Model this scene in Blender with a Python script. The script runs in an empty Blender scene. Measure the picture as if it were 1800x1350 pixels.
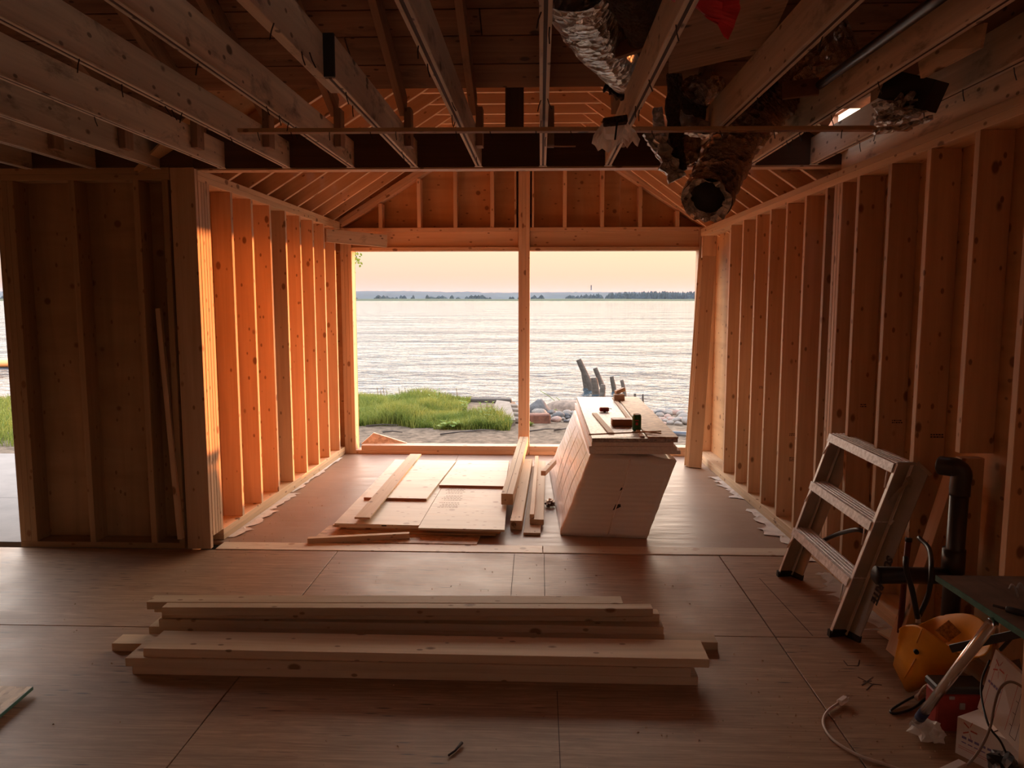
import bpy, bmesh, math, random
from mathutils import Vector, Matrix, noise

random.seed(7)
SC = bpy.context.scene
COL = SC.collection
# ------------------------------------------------------------------ camera
F, EYE = 1350.0, 1.63                      # focal length in px of the 1800 px frame, eye height in m
PITCH = math.atan(150 / F)
YAW = math.atan(50 * math.cos(PITCH) / F)
_f = Vector((-math.sin(YAW) * math.cos(PITCH), math.cos(YAW) * math.cos(PITCH), -math.sin(PITCH)))
_r = Vector((math.cos(YAW), math.sin(YAW), 0))
_u = _r.cross(_f)
cam = bpy.data.cameras.new('camera')
cam.sensor_width = 36
cam.lens = F / 1800 * 36
cam.clip_end = 6000
cam.clip_start = 0.02
camo = bpy.data.objects.new('camera', cam)
COL.objects.link(camo)
camo.matrix_world = Matrix(((_r.x, _u.x, -_f.x, 0), (_r.y, _u.y, -_f.y, 0), (_r.z, _u.z, -_f.z, EYE), (0, 0, 0, 1)))
SC.camera = camo
# ------------------------------------------------------------------ sky, sun, exposure
SUN_AZ, SUN_EL = math.radians(46.5), math.radians(.85)
sun_dir = Vector((math.sin(SUN_AZ) * math.cos(SUN_EL), math.cos(SUN_AZ) * math.cos(SUN_EL), math.sin(SUN_EL)))
W = bpy.data.worlds.new('evening_sky')
SC.world = W
W.use_nodes = True
wn = W.node_tree
wn.nodes.clear()
def N(t, ty, **kw):
    n = t.nodes.new(ty)
    for k, v in kw.items():
        if k == 'i':
            for a, b in v.items():
                n.inputs[a].default_value = b
        else:
            setattr(n, k, v)
    return n
def ramp(t, stops, interp='LINEAR'):
    n = t.nodes.new('ShaderNodeValToRGB')
    e = n.color_ramp.elements
    n.color_ramp.interpolation = interp
    while len(e) > 1:
        e.remove(e[-1])
    e[0].position, e[0].color = stops[0][0], (*stops[0][1], 1)
    for p, c in stops[1:]:
        x = e.new(p)
        x.color = (*c, 1)
    return n
tc = N(wn, 'ShaderNodeTexCoord')
sp = N(wn, 'ShaderNodeSeparateXYZ')
wn.links.new(tc.outputs['Generated'], sp.inputs[0])
# elevation: z = 0 is the horizon; the values are a third of the radiance
mp = N(wn, 'ShaderNodeMapRange', i={1: -0.1, 2: 1.0, 3: 0.0, 4: 1.0})
wn.links.new(sp.outputs[2], mp.inputs[0])
def zz(z): return (z + 0.1) / 1.1
SKY_S = 6.0
def cs(r, g, b): return (r / SKY_S, g / SKY_S, b / SKY_S)
rp = ramp(wn, [(0, cs(.35, .28, .23)), (zz(-.005), cs(.56, .375, .31)), (zz(.012), cs(.60, .375, .29)), (zz(.03), cs(.61, .425, .315)),
               (zz(.06), cs(.62, .475, .325)), (zz(.14), cs(2.5, 1.92, 1.38)), (zz(.30), cs(5.4, 4.2, 3.35)),
               (zz(.55), cs(3.3, 3.1, 3.0)), (1, cs(1.3, 1.7, 2.3))])
wn.links.new(mp.outputs[0], rp.inputs[0])
dt = N(wn, 'ShaderNodeVectorMath', operation='DOT_PRODUCT')
dt.inputs[1].default_value = (math.sin(SUN_AZ), math.cos(SUN_AZ), 0)
wn.links.new(tc.outputs['Generated'], dt.inputs[0])
azr = ramp(wn, [(0, (.80, .90, 1.0)), (.5, (.92, .97, 1.02)), (1, (1.10, 1.02, .90))])
am = N(wn, 'ShaderNodeMapRange', i={1: -0.2, 2: 1.0, 3: 0.0, 4: 1.0})
wn.links.new(dt.outputs['Value'], am.inputs[0])
wn.links.new(am.outputs[0], azr.inputs[0])
mx = N(wn, 'ShaderNodeMix', data_type='RGBA', blend_type='MULTIPLY', i={0: 1.0})
wn.links.new(rp.outputs[0], mx.inputs[6])
wn.links.new(azr.outputs[0], mx.inputs[7])
bg = N(wn, 'ShaderNodeBackground', i={1: SKY_S})
wn.links.new(mx.outputs[2], bg.inputs[0])
wo = N(wn, 'ShaderNodeOutputWorld')
wn.links.new(bg.outputs[0], wo.inputs[0])
sl = bpy.data.lights.new('low_evening_sun', 'SUN')
sl.energy = 5.3
sl.angle = math.radians(1.0)
sl.color = (1.0, .31, .09)
so = bpy.data.objects.new('low_evening_sun', sl)
COL.objects.link(so)
so.rotation_euler = sun_dir.to_track_quat('Z', 'Y').to_euler()
so.location = sun_dir * 60
SC.view_settings.view_transform = 'Standard'
SC.view_settings.look = 'None'
SC.view_settings.exposure = 0.86
SC.view_settings.gamma = 1.0
SC.view_settings.use_curve_mapping = False
SC.cycles.max_bounces = 14
SC.cycles.diffuse_bounces = 9
SC.cycles.glossy_bounces = 4
SC.cycles.transparent_max_bounces = 12
SC.cycles.caustics_reflective = False
SC.cycles.caustics_refractive = False
SC.cycles.use_denoising = True
SC.cycles.sample_clamp_indirect = 8

# ------------------------------------------------------------------ measuring helpers
EYEV = Vector((0, 0, EYE))
def ray(px, py): return _f + _r * ((px - 900) / F) - _u * ((py - 675) / F)
def on_z(px, py, z=0.0):
    d = ray(px, py)
    return EYEV + d * ((z - EYE) / d.z)
def on_y(px, py, y):
    d = ray(px, py)
    return EYEV + d * (y / d.y)
# ------------------------------------------------------------------ scene-graph helpers
def tag(o, label=None, cat=None, group=None, kind=None):
    if label: o['label'] = label
    if cat: o['category'] = cat
    if group: o['group'] = group
    if kind: o['kind'] = kind
    return o
def empty(name, loc=(0, 0, 0), **kw):
    o = bpy.data.objects.new(name, None)
    o.empty_display_size = .1
    COL.objects.link(o)
    o.location = loc
    return tag(o, **kw)
def link(name, me, mat=None, parent=None, mw=None, **kw):
    o = bpy.data.objects.new(name, me)
    COL.objects.link(o)
    if mat is not None and not me.materials:
        me.materials.append(mat)
    if mw is not None: o.matrix_world = mw
    if parent is not None:
        o.parent = parent
        pm = PW.get(parent.name, Matrix.Translation(parent.location) if parent.parent is None and parent.type == 'EMPTY' else parent.matrix_world)
        o.matrix_parent_inverse = pm.inverted()
    PW[o.name] = mw if mw is not None else Matrix.Identity(4)
    return tag(o, **kw)
PW = {}
def mesh(name, vs, fs, smooth=False):
    me = bpy.data.meshes.new(name)
    me.from_pydata([tuple(v) for v in vs], [], fs)
    me.validate()
    if smooth:
        for p in me.polygons: p.use_smooth = True
    return me
_boxes = {}
def box_mesh(L, w, t, mat, bev=.0018):
    k = (round(L, 4), round(w, 4), round(t, 4), mat.name if mat else '', bev)
    if k in _boxes: return _boxes[k]
    bm = bmesh.new()
    bmesh.ops.create_cube(bm, size=1)
    for v in bm.verts: v.co = Vector((v.co.x * L, v.co.y * w, v.co.z * t))
    b = min(bev, .25 * min(L, w, t))
    if b > 0:
        bmesh.ops.bevel(bm, geom=list(bm.edges), offset=b, segments=1, affect='EDGES')
    me = bpy.data.meshes.new('board')
    bm.to_mesh(me)
    bm.free()
    if mat: me.materials.append(mat)
    _boxes[k] = me
    return me
def frame(x, up):
    x = x.normalized()
    z = (up - x * up.dot(x))
    if z.length < 1e-5:
        z = Vector((0, 1, 0)) - x * x.y
    z.normalize()
    y = z.cross(x)
    return x, y, z
def bar(name, p0, p1, w, t, mat, parent=None, up=(0, 0, 1), bev=.0018, **kw):
    """board from p0 to p1 (centre line), w across, t along up"""
    p0, p1 = Vector(p0), Vector(p1)
    x, y, z = frame(p1 - p0, Vector(up))
    me = box_mesh((p1 - p0).length, w, t, mat, bev)
    c = (p0 + p1) / 2
    mw = Matrix(((x.x, y.x, z.x, c.x), (x.y, y.y, z.y, c.y), (x.z, y.z, z.z, c.z), (0, 0, 0, 1)))
    return link(name, me, None, parent, mw, **kw)
def block(name, lo, hi, mat, parent=None, axis='X', bev=.0018, **kw):
    """axis-aligned box lo..hi, grain along axis"""
    lo, hi = Vector(lo), Vector(hi)
    c, s = (lo + hi) / 2, hi - lo
    if axis == 'X': return bar(name, (lo.x, c.y, c.z), (hi.x, c.y, c.z), s.y, s.z, mat, parent, (0, 0, 1), bev, **kw)
    if axis == 'Y': return bar(name, (c.x, lo.y, c.z), (c.x, hi.y, c.z), s.x, s.z, mat, parent, (0, 0, 1), bev, **kw)
    return bar(name, (c.x, c.y, lo.z), (c.x, c.y, hi.z), s.x, s.y, mat, parent, (0, 1, 0), bev, **kw)
def tube_data(pts, rad, seg=12, caps=True, jitter=0, seed=0):
    pts = [Vector(p) for p in pts]
    n = len(pts)
    rads = rad if isinstance(rad, (list, tuple)) else [rad] * n
    rnd = random.Random(seed)
    vs, fs = [], []
    prev = None
    for i, p in enumerate(pts):
        d = (pts[min(i + 1, n - 1)] - pts[max(i - 1, 0)]).normalized()
        if prev is None:
            a = Vector((0, 0, 1)) if abs(d.z) < .9 else Vector((1, 0, 0))
        else:
            a = prev
        a = (a - d * a.dot(d)).normalized()
        prev = a
        b = d.cross(a)
        for k in range(seg):
            t = 2 * math.pi * k / seg
            r = rads[i] * (1 + (rnd.random() - .5) * jitter)
            vs.append(p + (a * math.cos(t) + b * math.sin(t)) * r)
    for i in range(n - 1):
        for k in range(seg):
            k2 = (k + 1) % seg
            fs.append((i * seg + k, i * seg + k2, (i + 1) * seg + k2, (i + 1) * seg + k))
    if caps:
        fs.append(tuple(range(seg))[::-1])
        fs.append(tuple(range((n - 1) * seg, n * seg)))
    return vs, fs
def tube(name, pts, rad, mat, parent=None, seg=12, caps=True, jitter=0, seed=0, smooth=True, **kw):
    vs, fs = tube_data(pts, rad, seg, caps, jitter, seed)
    me = mesh(name, vs, fs, smooth)
    return link(name, me, mat, parent, Matrix.Identity(4), **kw)
def bez(pts, n=8):
    """Catmull-Rom through pts"""
    P = [Vector(p) for p in pts]
    P = [2 * P[0] - P[1]] + P + [2 * P[-1] - P[-2]]
    out = []
    for i in range(1, len(P) - 2):
        a, b, c, d = P[i - 1], P[i], P[i + 1], P[i + 2]
        for k in range(n):
            t = k / n
            out.append(.5 * ((2 * b) + (c - a) * t + (2 * a - 5 * b + 4 * c - d) * t * t + (3 * b - a - 3 * c + d) * t ** 3))
    out.append(P[-2])
    return out
def slab(name, quad, thick, mat, parent=None, **kw):
    """plate: 4 corners plus a thickness vector"""
    q = [Vector(p) for p in quad]
    t = Vector(thick)
    c = sum(q, Vector()) / 4
    x, y, z = frame(q[1] - q[0], (q[1] - q[0]).cross(q[3] - q[0]))
    R = Matrix(((x.x, y.x, z.x, c.x), (x.y, y.y, z.y, c.y), (x.z, y.z, z.z, c.z), (0, 0, 0, 1)))
    Ri = R.inverted()
    vs = [Ri @ p for p in q] + [Ri @ (p + t) for p in q]
    fs = [(3, 2, 1, 0), (4, 5, 6, 7), (0, 1, 5, 4), (1, 2, 6, 5), (2, 3, 7, 6), (3, 0, 4, 7)]
    me = mesh(name, vs, fs)
    bm = bmesh.new(); bm.from_mesh(me); bmesh.ops.recalc_face_normals(bm, faces=bm.faces); bm.to_mesh(me); bm.free()
    return link(name, me, mat, parent, R, **kw)
# ------------------------------------------------------------------ materials
MATS = {}
def newmat(name):
    m = bpy.data.materials.new(name)
    m.use_nodes = True
    t = m.node_tree
    t.nodes.clear()
    out = N(t, 'ShaderNodeOutputMaterial')
    b = N(t, 'ShaderNodeBsdfPrincipled')
    t.links.new(b.outputs[0], out.inputs[0])
    MATS[name] = m
    return m, t, b, out
def coords(t, scale=(1, 1, 1), rnd=True):
    tc = N(t, 'ShaderNodeTexCoord')
    v = tc.outputs['Object']
    if rnd:
        oi = N(t, 'ShaderNodeObjectInfo')
        mu = N(t, 'ShaderNodeVectorMath', operation='SCALE', i={3: 37.0})
        cb = N(t, 'ShaderNodeCombineXYZ')
        for k in range(3): t.links.new(oi.outputs['Random'], cb.inputs[k])
        t.links.new(cb.outputs[0], mu.inputs[0])
        ad = N(t, 'ShaderNodeVectorMath', operation='ADD')
        t.links.new(v, ad.inputs[0]); t.links.new(mu.outputs[0], ad.inputs[1])
        v = ad.outputs[0]
    m = N(t, 'ShaderNodeVectorMath', operation='MULTIPLY')
    m.inputs[1].default_value = scale
    t.links.new(v, m.inputs[0])
    return m.outputs[0]
def mixc(t, fac, a, b, mode='MIX'):
    m = N(t, 'ShaderNodeMix', data_type='RGBA', blend_type=mode)
    for s, x in ((0, fac), (6, a), (7, b)):
        if isinstance(x, (int, float)): m.inputs[s].default_value = x
        elif isinstance(x, tuple): m.inputs[s].default_value = (*x, 1)
        else: t.links.new(x, m.inputs[s])
    return m.outputs[2]
def rng(t, v, a, b, c=0.0, d=1.0):
    m = N(t, 'ShaderNodeMapRange', i={1: a, 2: b, 3: c, 4: d})
    t.links.new(v, m.inputs[0])
    return m.outputs[0]
def noi(t, v, scale=1.0, detail=3, rough=.55, dist=0.0):
    n = N(t, 'ShaderNodeTexNoise', i={'Scale': scale, 'Detail': detail, 'Roughness': rough, 'Distortion': dist})
    t.links.new(v, n.inputs['Vector'])
    return n.outputs[0]
def vor(t, v, scale=1.0, out='Distance', feature='F1'):
    n = N(t, 'ShaderNodeTexVoronoi', feature=feature, i={'Scale': scale})
    t.links.new(v, n.inputs['Vector'])
    return n.outputs[out]
def bump(t, b, h, s=.3, d=.01):
    n = N(t, 'ShaderNodeBump', i={'Strength': s, 'Distance': d})
    t.links.new(h, n.inputs['Height'])
    t.links.new(n.outputs[0], b.inputs['Normal'])
def wood(name, c1, c2, knot=(.20, .09, .04), rough=.62, spec=.25, gx=1.3, gy=38, var=.22, kn=1.0, stain=None, stain_c=(.06, .045, .035), bmp=.12, kscale=(4.2, 7.2, 7.2)):
    m, t, b, o = newmat(name)
    g = noi(t, coords(t, (gx, gy, gy)), 1, 4, .6, .6)
    wide = noi(t, coords(t, (.7, 9, 9)), 1, 2, .5, .8)
    col = mixc(t, rng(t, g, .3, .72), c1, c2)
    col = mixc(t, rng(t, wide, .4, .75, 0, .55), col, tuple(x * .72 for x in c2))
    oi = N(t, 'ShaderNodeObjectInfo')
    br = rng(t, oi.outputs['Random'], 0, 1, 1 - var, 1 + var * .4)
    cb = N(t, 'ShaderNodeCombineXYZ')
    for k in range(3): t.links.new(br, cb.inputs[k])
    col = mixc(t, 1.0, col, cb.outputs[0], 'MULTIPLY')
    if kn:
        d = vor(t, coords(t, kscale), 1)
        col = mixc(t, rng(t, d, .09 * kn, .14 * kn, .85, 0), col, knot)
        d2 = vor(t, coords(t, (9, 16, 16)), 1)
        col = mixc(t, rng(t, d2, .10, .15, .75, 0), col, knot)
    if stain:
        s = noi(t, coords(t, (3.2, 8, 8)), 1, 5, .65, .4)
        col = mixc(t, rng(t, s, .55, .72, 0, stain), col, stain_c)
    t.links.new(col, b.inputs['Base Color'])
    b.inputs['Roughness'].default_value = rough
    b.inputs['Specular IOR Level'].default_value = spec
    if bmp: bump(t, b, g, bmp, .003)
    return m
def plain(name, c, rough=.6, spec=.3, metal=0.0, nscale=0, nvar=.2, bmp=0, bscale=30, coat=0):
    m, t, b, o = newmat(name)
    v = coords(t)
    if nscale:
        n = noi(t, v, nscale, 4, .6)
        col = mixc(t, rng(t, n, .3, .7), tuple(x * (1 - nvar) for x in c), tuple(min(1, x * (1 + nvar)) for x in c))
        t.links.new(col, b.inputs['Base Color'])
    else:
        b.inputs['Base Color'].default_value = (*c, 1)
    b.inputs['Roughness'].default_value = rough
    b.inputs['Specular IOR Level'].default_value = spec
    b.inputs['Metallic'].default_value = metal
    if coat: b.inputs['Coat Weight'].default_value = coat
    if bmp: bump(t, b, noi(t, v, bscale, 4, .6, .5), bmp, .01)
    return m
new_wood = wood('spruce_stud', (.81, .585, .40), (.70, .465, .295))
pale_wood = wood('spruce_board', (.80, .60, .40), (.68, .47, .28))
old_wood = wood('aged_joist', (.78, .62, .46), (.56, .43, .31), knot=(.10, .06, .04), rough=.75, stain=.75, var=.3, gx=1.0, gy=26)
dark_wood = wood('dark_roof_board', (.40, .22, .14), (.25, .13, .08), knot=(.04, .02, .015), rough=.8, stain=.6, gx=.9, gy=22)
beam_wood = wood('dark_beam', (.17, .09, .055), (.11, .06, .04), knot=(.03, .02, .015), rough=.7, kn=0)
strip_wood = wood('pale_edge_strip', (.90, .80, .68), (.74, .62, .50), knot=(.12, .08, .06), rough=.8, stain=.5, stain_c=(.16, .11, .08))
ply = wood('sheathing_plywood', (.68, .42, .22), (.56, .32, .15), gx=6, gy=1.2, kscale=(5, 5, 5))
pale_ply = wood('pale_plywood', (.92, .82, .66), (.82, .68, .50), gx=1.2, gy=9, kscale=(5, 5, 5), knot=(.40, .25, .15), rough=.5, spec=.3, stain=.6, stain_c=(.55, .37, .23))
shaded_ply = wood('shaded_wall_plywood', (.48, .31, .175), (.38, .23, .122), gx=6, gy=1.2, kscale=(5, 5, 5))  # sheathing plywood again, darkened so the return wall's shade is in the colour
shaded_stud = wood('shaded_wall_stud', (.52, .345, .20), (.42, .265, .147))  # stud wood darkened the same way, shade put into the colour
red_edge = wood('plywood_edge', (.50, .26, .15), (.36, .17, .09), kn=0)
old_rafter = wood('old_rafter', (.46, .28, .18), (.32, .18, .11), knot=(.05, .03, .02), rough=.8, stain=.5)

def floor_mat():
    m, t, b, o = newmat('floor_plywood')
    g = noi(t, coords(t, (1.6, 42, 5), True), 1, 6, .68, 1.8)
    fig = noi(t, coords(t, (2.2, 11, 3), True), 1, 4, .6, 3.0)
    col = mixc(t, rng(t, g, .38, .62), (.49, .305, .185), (.30, .175, .10))
    col = mixc(t, rng(t, fig, .42, .72, 0, .75), col, (.29, .165, .10))
    sp_ = vor(t, coords(t, (5.0, 40, 5), True), 1)
    gate = noi(t, coords(t, (1.6, 3.2, 1.2), True), 1, 2)
    f = N(t, 'ShaderNodeMath', operation='MULTIPLY')
    t.links.new(rng(t, sp_, .10, .22, 1, 0), f.inputs[0]); t.links.new(rng(t, gate, .44, .58), f.inputs[1])
    col = mixc(t, f.outputs[0], col, (.09, .05, .035))
    d = noi(t, coords(t, (1, 1, 1), True), 2.2, 4, .6)
    col = mixc(t, rng(t, d, .5, .8, 0, .45), col, (.24, .17, .125))
    t.links.new(col, b.inputs['Base Color'])
    b.inputs['Specular IOR Level'].default_value = .35
    t.links.new(rng(t, d, .3, .7, .42, .6), b.inputs['Roughness'])
    bump(t, b, g, .25, .003)
    return m
floor_ply = floor_mat()
def underlay():
    m, t, b, o = newmat('dusty_subfloor')
    d = noi(t, coords(t), 1.6, 5, .6, .4)
    e = noi(t, coords(t, (2, 14, 2)), 1, 4, .6, .8)
    col = mixc(t, rng(t, d, .35, .7), (.37, .255, .18), (.29, .195, .135))
    col = mixc(t, rng(t, e, .5, .8, 0, .3), col, (.45, .33, .245))
    t.links.new(col, b.inputs['Base Color'])
    b.inputs['Specular IOR Level'].default_value = .4
    t.links.new(rng(t, e, .3, .7, .38, .55), b.inputs['Roughness'])
    bump(t, b, e, .15, .003)
    return m
subfloor = underlay()
def osb_mat(name, k=1.0):
    m, t, b, o = newmat(name)
    n = N(t, 'ShaderNodeTexVoronoi', i={'Scale': 1.0})
    t.links.new(coords(t, (26, 60, 30)), n.inputs['Vector'])
    h = N(t, 'ShaderNodeSeparateColor'); t.links.new(n.outputs['Color'], h.inputs[0])
    col = mixc(t, h.outputs[0], tuple(x * k for x in (.42, .26, .14)), tuple(x * k for x in (.76, .55, .34)))
    t.links.new(col, b.inputs['Base Color'])
    b.inputs['Roughness'].default_value = .6
    bump(t, b, h.outputs[1], .2, .002)
    return m
osb = osb_mat('osb_flakes')
foam = plain('foam_board', (.95, .89, .84), .7, .2, nscale=60, nvar=.08)
foil_top = plain('silver_facing', (.47, .42, .38), .42, .4, .2, nscale=60, nvar=.5, bmp=.35, bscale=40)
def wrap_mat():
    m, t, b, o = newmat('white_plastic_wrap')
    w = N(t, 'ShaderNodeTexWave', wave_type='BANDS', bands_direction='Z', i={'Scale': 9.0, 'Distortion': 2.5, 'Detail': 3})
    t.links.new(coords(t, (.3, .2, 1), False), w.inputs['Vector'])
    n = noi(t, coords(t, (2, 2, 9), False), 1, 5, .6, 1.2)
    a = N(t, 'ShaderNodeMath', operation='ADD'); t.links.new(w.outputs['Fac'], a.inputs[0]); t.links.new(n, a.inputs[1])
    b.inputs['Base Color'].default_value = (.93, .87, .82, 1)
    b.inputs['Roughness'].default_value = .22
    b.inputs['Specular IOR Level'].default_value = .6
    bump(t, b, a.outputs[0], .2, .005)
    return m
wrap = wrap_mat()
alu = plain('aluminium', (.95, .92, .88), .4, .5, .12, nscale=25, nvar=.12)
alu_worn = plain('worn_aluminium_tread', (.95, .92, .88), .45, .5, .08, nscale=45, nvar=.4, bmp=.2, bscale=80)
alu_dull = plain('dull_aluminium', (.42, .39, .36), .5, .5, .15, nscale=8, nvar=.15)
chrome = plain('polished_tube', (.85, .80, .76), .18, .6, .95)
black_rubber = plain('black_rubber', (.025, .024, .024), .55, .3)
black_plastic = plain('black_plastic', (.03, .028, .028), .35, .5)
black_cord = plain('black_cord', (.02, .018, .018), .4, .4)
yellow = plain('yellow_plastic', (.80, .36, .03), .45, .45, nscale=9, nvar=.1)
red_steel = plain('red_paint', (.34, .04, .03), .4, .4, nscale=14, nvar=.25)
dark_red = plain('dark_red_iron', (.14, .03, .022), .5, .4)
white_card = plain('white_card', (.93, .87, .83), .6, .3, nscale=7, nvar=.06)
ink_red = plain('red_print', (.65, .16, .13), .6)
ink_violet = plain('violet_print', (.27, .22, .42), .6)
ink_black = plain('black_print', (.05, .04, .045), .6)
green_paint = plain('green_painted_edge', (.07, .19, .15), .6, .3, nscale=20, nvar=.3)
cord_white = plain('cream_cord', (.62, .50, .42), .5, .4)
nail_mat = plain('rusty_nail', (.05, .035, .03), .6, .4, .3)
chalk = plain('chalk_line', (.10, .06, .05), .9)
def foil_mat(name, c, metal, rough, b1=.9, sc=16, c2=None):
    m, t, b, o = newmat(name)
    v = coords(t, (1, 1, 1), False)
    n = noi(t, v, sc, 5, .65, .8)
    cr = vor(t, v, sc * 1.7)
    a = N(t, 'ShaderNodeMath', operation='ADD'); t.links.new(n, a.inputs[0]); t.links.new(cr, a.inputs[1])
    col = mixc(t, rng(t, noi(t, v, 5, 4), .4, .65), c, c2 or tuple(x * .6 for x in c))
    t.links.new(col, b.inputs['Base Color'])
    b.inputs['Metallic'].default_value = metal
    b.inputs['Roughness'].default_value = rough
    bump(t, b, a.outputs[0], b1, .05)
    return m
foil = foil_mat('crinkled_foil', (.92, .86, .80), .7, .28)
foil_brown = foil_mat('brown_crinkled_duct_jacket', (.70, .50, .36), .75, .26, 1.0, 17, (.26, .20, .17))
fluff = foil_mat('brown_fibre_insulation', (.16, .085, .05), 0, .95, 1.0, 40)
def film(name, c, w=.5):
    m = plain(name, c, .4, .4, nscale=20, nvar=.12, bmp=.3, bscale=25)
    t = m.node_tree
    o = [n for n in t.nodes if n.type == 'OUTPUT_MATERIAL'][0]; b = [n for n in t.nodes if n.type == 'BSDF_PRINCIPLED'][0]
    tr = N(t, 'ShaderNodeBsdfTranslucent', i={0: (*c, 1)})
    ms = N(t, 'ShaderNodeMixShader', i={0: w})
    t.links.new(b.outputs[0], ms.inputs[1]); t.links.new(tr.outputs[0], ms.inputs[2]); t.links.new(ms.outputs[0], o.inputs[0])
    return m
sheet_white = film('white_plastic_sheet', (.86, .82, .77))
sheet_red = film('red_plastic_sheet', (.70, .06, .07), .4)
housewrap = plain('white_house_wrap', (.80, .76, .72), .5, .3, nscale=12, nvar=.15, bmp=.4, bscale=25)
can_green = plain('green_can_paint', (.02, .12, .035), .3, .6, .3, nscale=40, nvar=.4)
concrete = plain('weathered_concrete', (.15, .12, .095), .85, .2, nscale=9, nvar=.22, bmp=.5, bscale=18)
patio_c = plain('pale_paved_slab', (.19, .165, .145), .8, .2, nscale=3, nvar=.12, bmp=.2, bscale=12)
stone = plain('shore_stone', (.15, .125, .105), .75, .3, nscale=6, nvar=.25, bmp=.4, bscale=20)
stone_dark = plain('dark_boulder', (.06, .056, .055), .8, .3, nscale=5, nvar=.3, bmp=.6, bscale=9)
stone_brown = plain('brown_boulder', (.13, .09, .065), .8, .3, nscale=5, nvar=.4, bmp=.6, bscale=9)
stone_pink = plain('pinkish_stone', (.22, .14, .11), .75, .3, nscale=6, nvar=.2, bmp=.4, bscale=20)
rust = plain('rusty_iron', (.11, .045, .028), .8, .3, nscale=9, nvar=.4, bmp=.5, bscale=25)
pile_wood = wood('weathered_piling', (.085, .068, .056), (.045, .036, .03), rough=.85, gx=2, gy=18, stain=.8, kn=0, bmp=.8)
dirt = plain('bare_earth', (.115, .082, .056), .95, .1, nscale=9, nvar=.55, bmp=.9, bscale=22)
hill_green = plain('hill_forest', (.022, .031, .030), .95, .1, nscale=.02, nvar=.35)
reed_green = plain('reed_bank', (.042, .05, .022), .95, .1, nscale=.03, nvar=.2)
def leaf_mat(name, c, c2):
    m, t, b, o = newmat(name)
    n = noi(t, coords(t, (1, 1, 1), False), 3.0, 3)
    n2 = noi(t, coords(t, (1, 1, 1), False), 60.0, 2)
    col = mixc(t, rng(t, n, .38, .62), c, c2)
    col = mixc(t, rng(t, n2, .4, .7, 0, .5), col, tuple(min(1, x * 1.7) for x in c2))
    t.links.new(col, b.inputs['Base Color'])
    b.inputs['Roughness'].default_value = .6
    b.inputs['Specular IOR Level'].default_value = .2
    tr = N(t, 'ShaderNodeBsdfTranslucent'); t.links.new(col, tr.inputs[0])
    ms = N(t, 'ShaderNodeMixShader', i={0: .35})
    t.links.new(b.outputs[0], ms.inputs[1]); t.links.new(tr.outputs[0], ms.inputs[2]); t.links.new(ms.outputs[0], o.inputs[0])
    return m
grass_m = leaf_mat('meadow_grass', (.07, .11, .018), (.175, .19, .04))
leaf_m = leaf_mat('weed_leaf', (.09, .15, .025), (.17, .22, .045))
dry_m = leaf_mat('dry_stalk', (.12, .10, .05), (.16, .13, .07))
def water_mat():
    m, t, b, o = newmat('lake_water')
    tc = N(t, 'ShaderNodeTexCoord')
    def ns(sc, s, det):
        mm = N(t, 'ShaderNodeVectorMath', operation='MULTIPLY'); mm.inputs[1].default_value = sc
        t.links.new(tc.outputs['Object'], mm.inputs[0])
        return noi(t, mm.outputs[0], s, det, .55, .3)
    a = ns((.6, 1.0, 1), 2.3, 4)
    c = ns((.6, 1.0, 1), .5, 2)
    ad = N(t, 'ShaderNodeMath', operation='MULTIPLY_ADD', i={1: 2.2})
    t.links.new(c, ad.inputs[0]); t.links.new(a, ad.inputs[2])
    d3 = ns((.35, 1.0, 1), .09, 2)
    ad2 = N(t, 'ShaderNodeMath', operation='MULTIPLY_ADD', i={1: 9.0})
    t.links.new(d3, ad2.inputs[0]); t.links.new(ad.outputs[0], ad2.inputs[2])
    gl = N(t, 'ShaderNodeBsdfGlossy', i={0: (.72, .72, .69, 1), 'Roughness': .05})
    df = N(t, 'ShaderNodeBsdfDiffuse', i={0: (.03, .05, .065, 1)})
    fr = N(t, 'ShaderNodeFresnel', i={0: 1.33})
    bp = N(t, 'ShaderNodeBump', i={'Strength': 1.0, 'Distance': .15})
    t.links.new(ad2.outputs[0], bp.inputs['Height'])
    for n_ in (gl, fr): t.links.new(bp.outputs[0], n_.inputs['Normal'])
    ms = N(t, 'ShaderNodeMixShader')
    t.links.new(fr.outputs[0], ms.inputs[0]); t.links.new(df.outputs[0], ms.inputs[1]); t.links.new(gl.outputs[0], ms.inputs[2])
    t.links.new(ms.outputs[0], o.inputs[0])
    return m
water = water_mat()

# ================================================================== THE SETTING
# ---- floor of the old house: sheets 1.22 x 2.44 with open joints; strip; addition floor
floor = empty('floor', (0, 0, 0), kind='structure')
G = .0025
rows = [(-3.6, -2.49), (-2.49, -1.27), (-1.27, -.05), (-.05, 1.17), (1.17, 2.39), (2.39, 3.61), (3.61, 4.795)]
for r, (ya, yb) in enumerate(rows):
    off = -1.31 if r % 2 == 0 else -1.30
    xs = [-5.5, -3.75, off, 1.145, 1.86]
    for xa, xb in zip(xs, xs[1:]):
        block('plywood_sheet', (xa + G, ya + G, -.018), (xb - G, yb - G, 0), floor_ply, floor)
block('floor_joist_deck', (-5.5, -3.6, -.10), (1.86, 4.80, -.022), dark_wood, floor)
block('threshold_strip', (-2.12, 4.80, -.012), (.02, 4.945, .004), pale_ply, floor)
block('threshold_strip', (.024, 4.80, -.012), (1.70, 4.945, .0045), pale_ply, floor)
for xa, xb in ((-2.30, -.85), (-.85, .40), (.40, 1.86)):
    block('subfloor_sheet', (xa + .001, 4.947, -.02), (xb - .001, 8.07, -.001), subfloor, floor)
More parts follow.
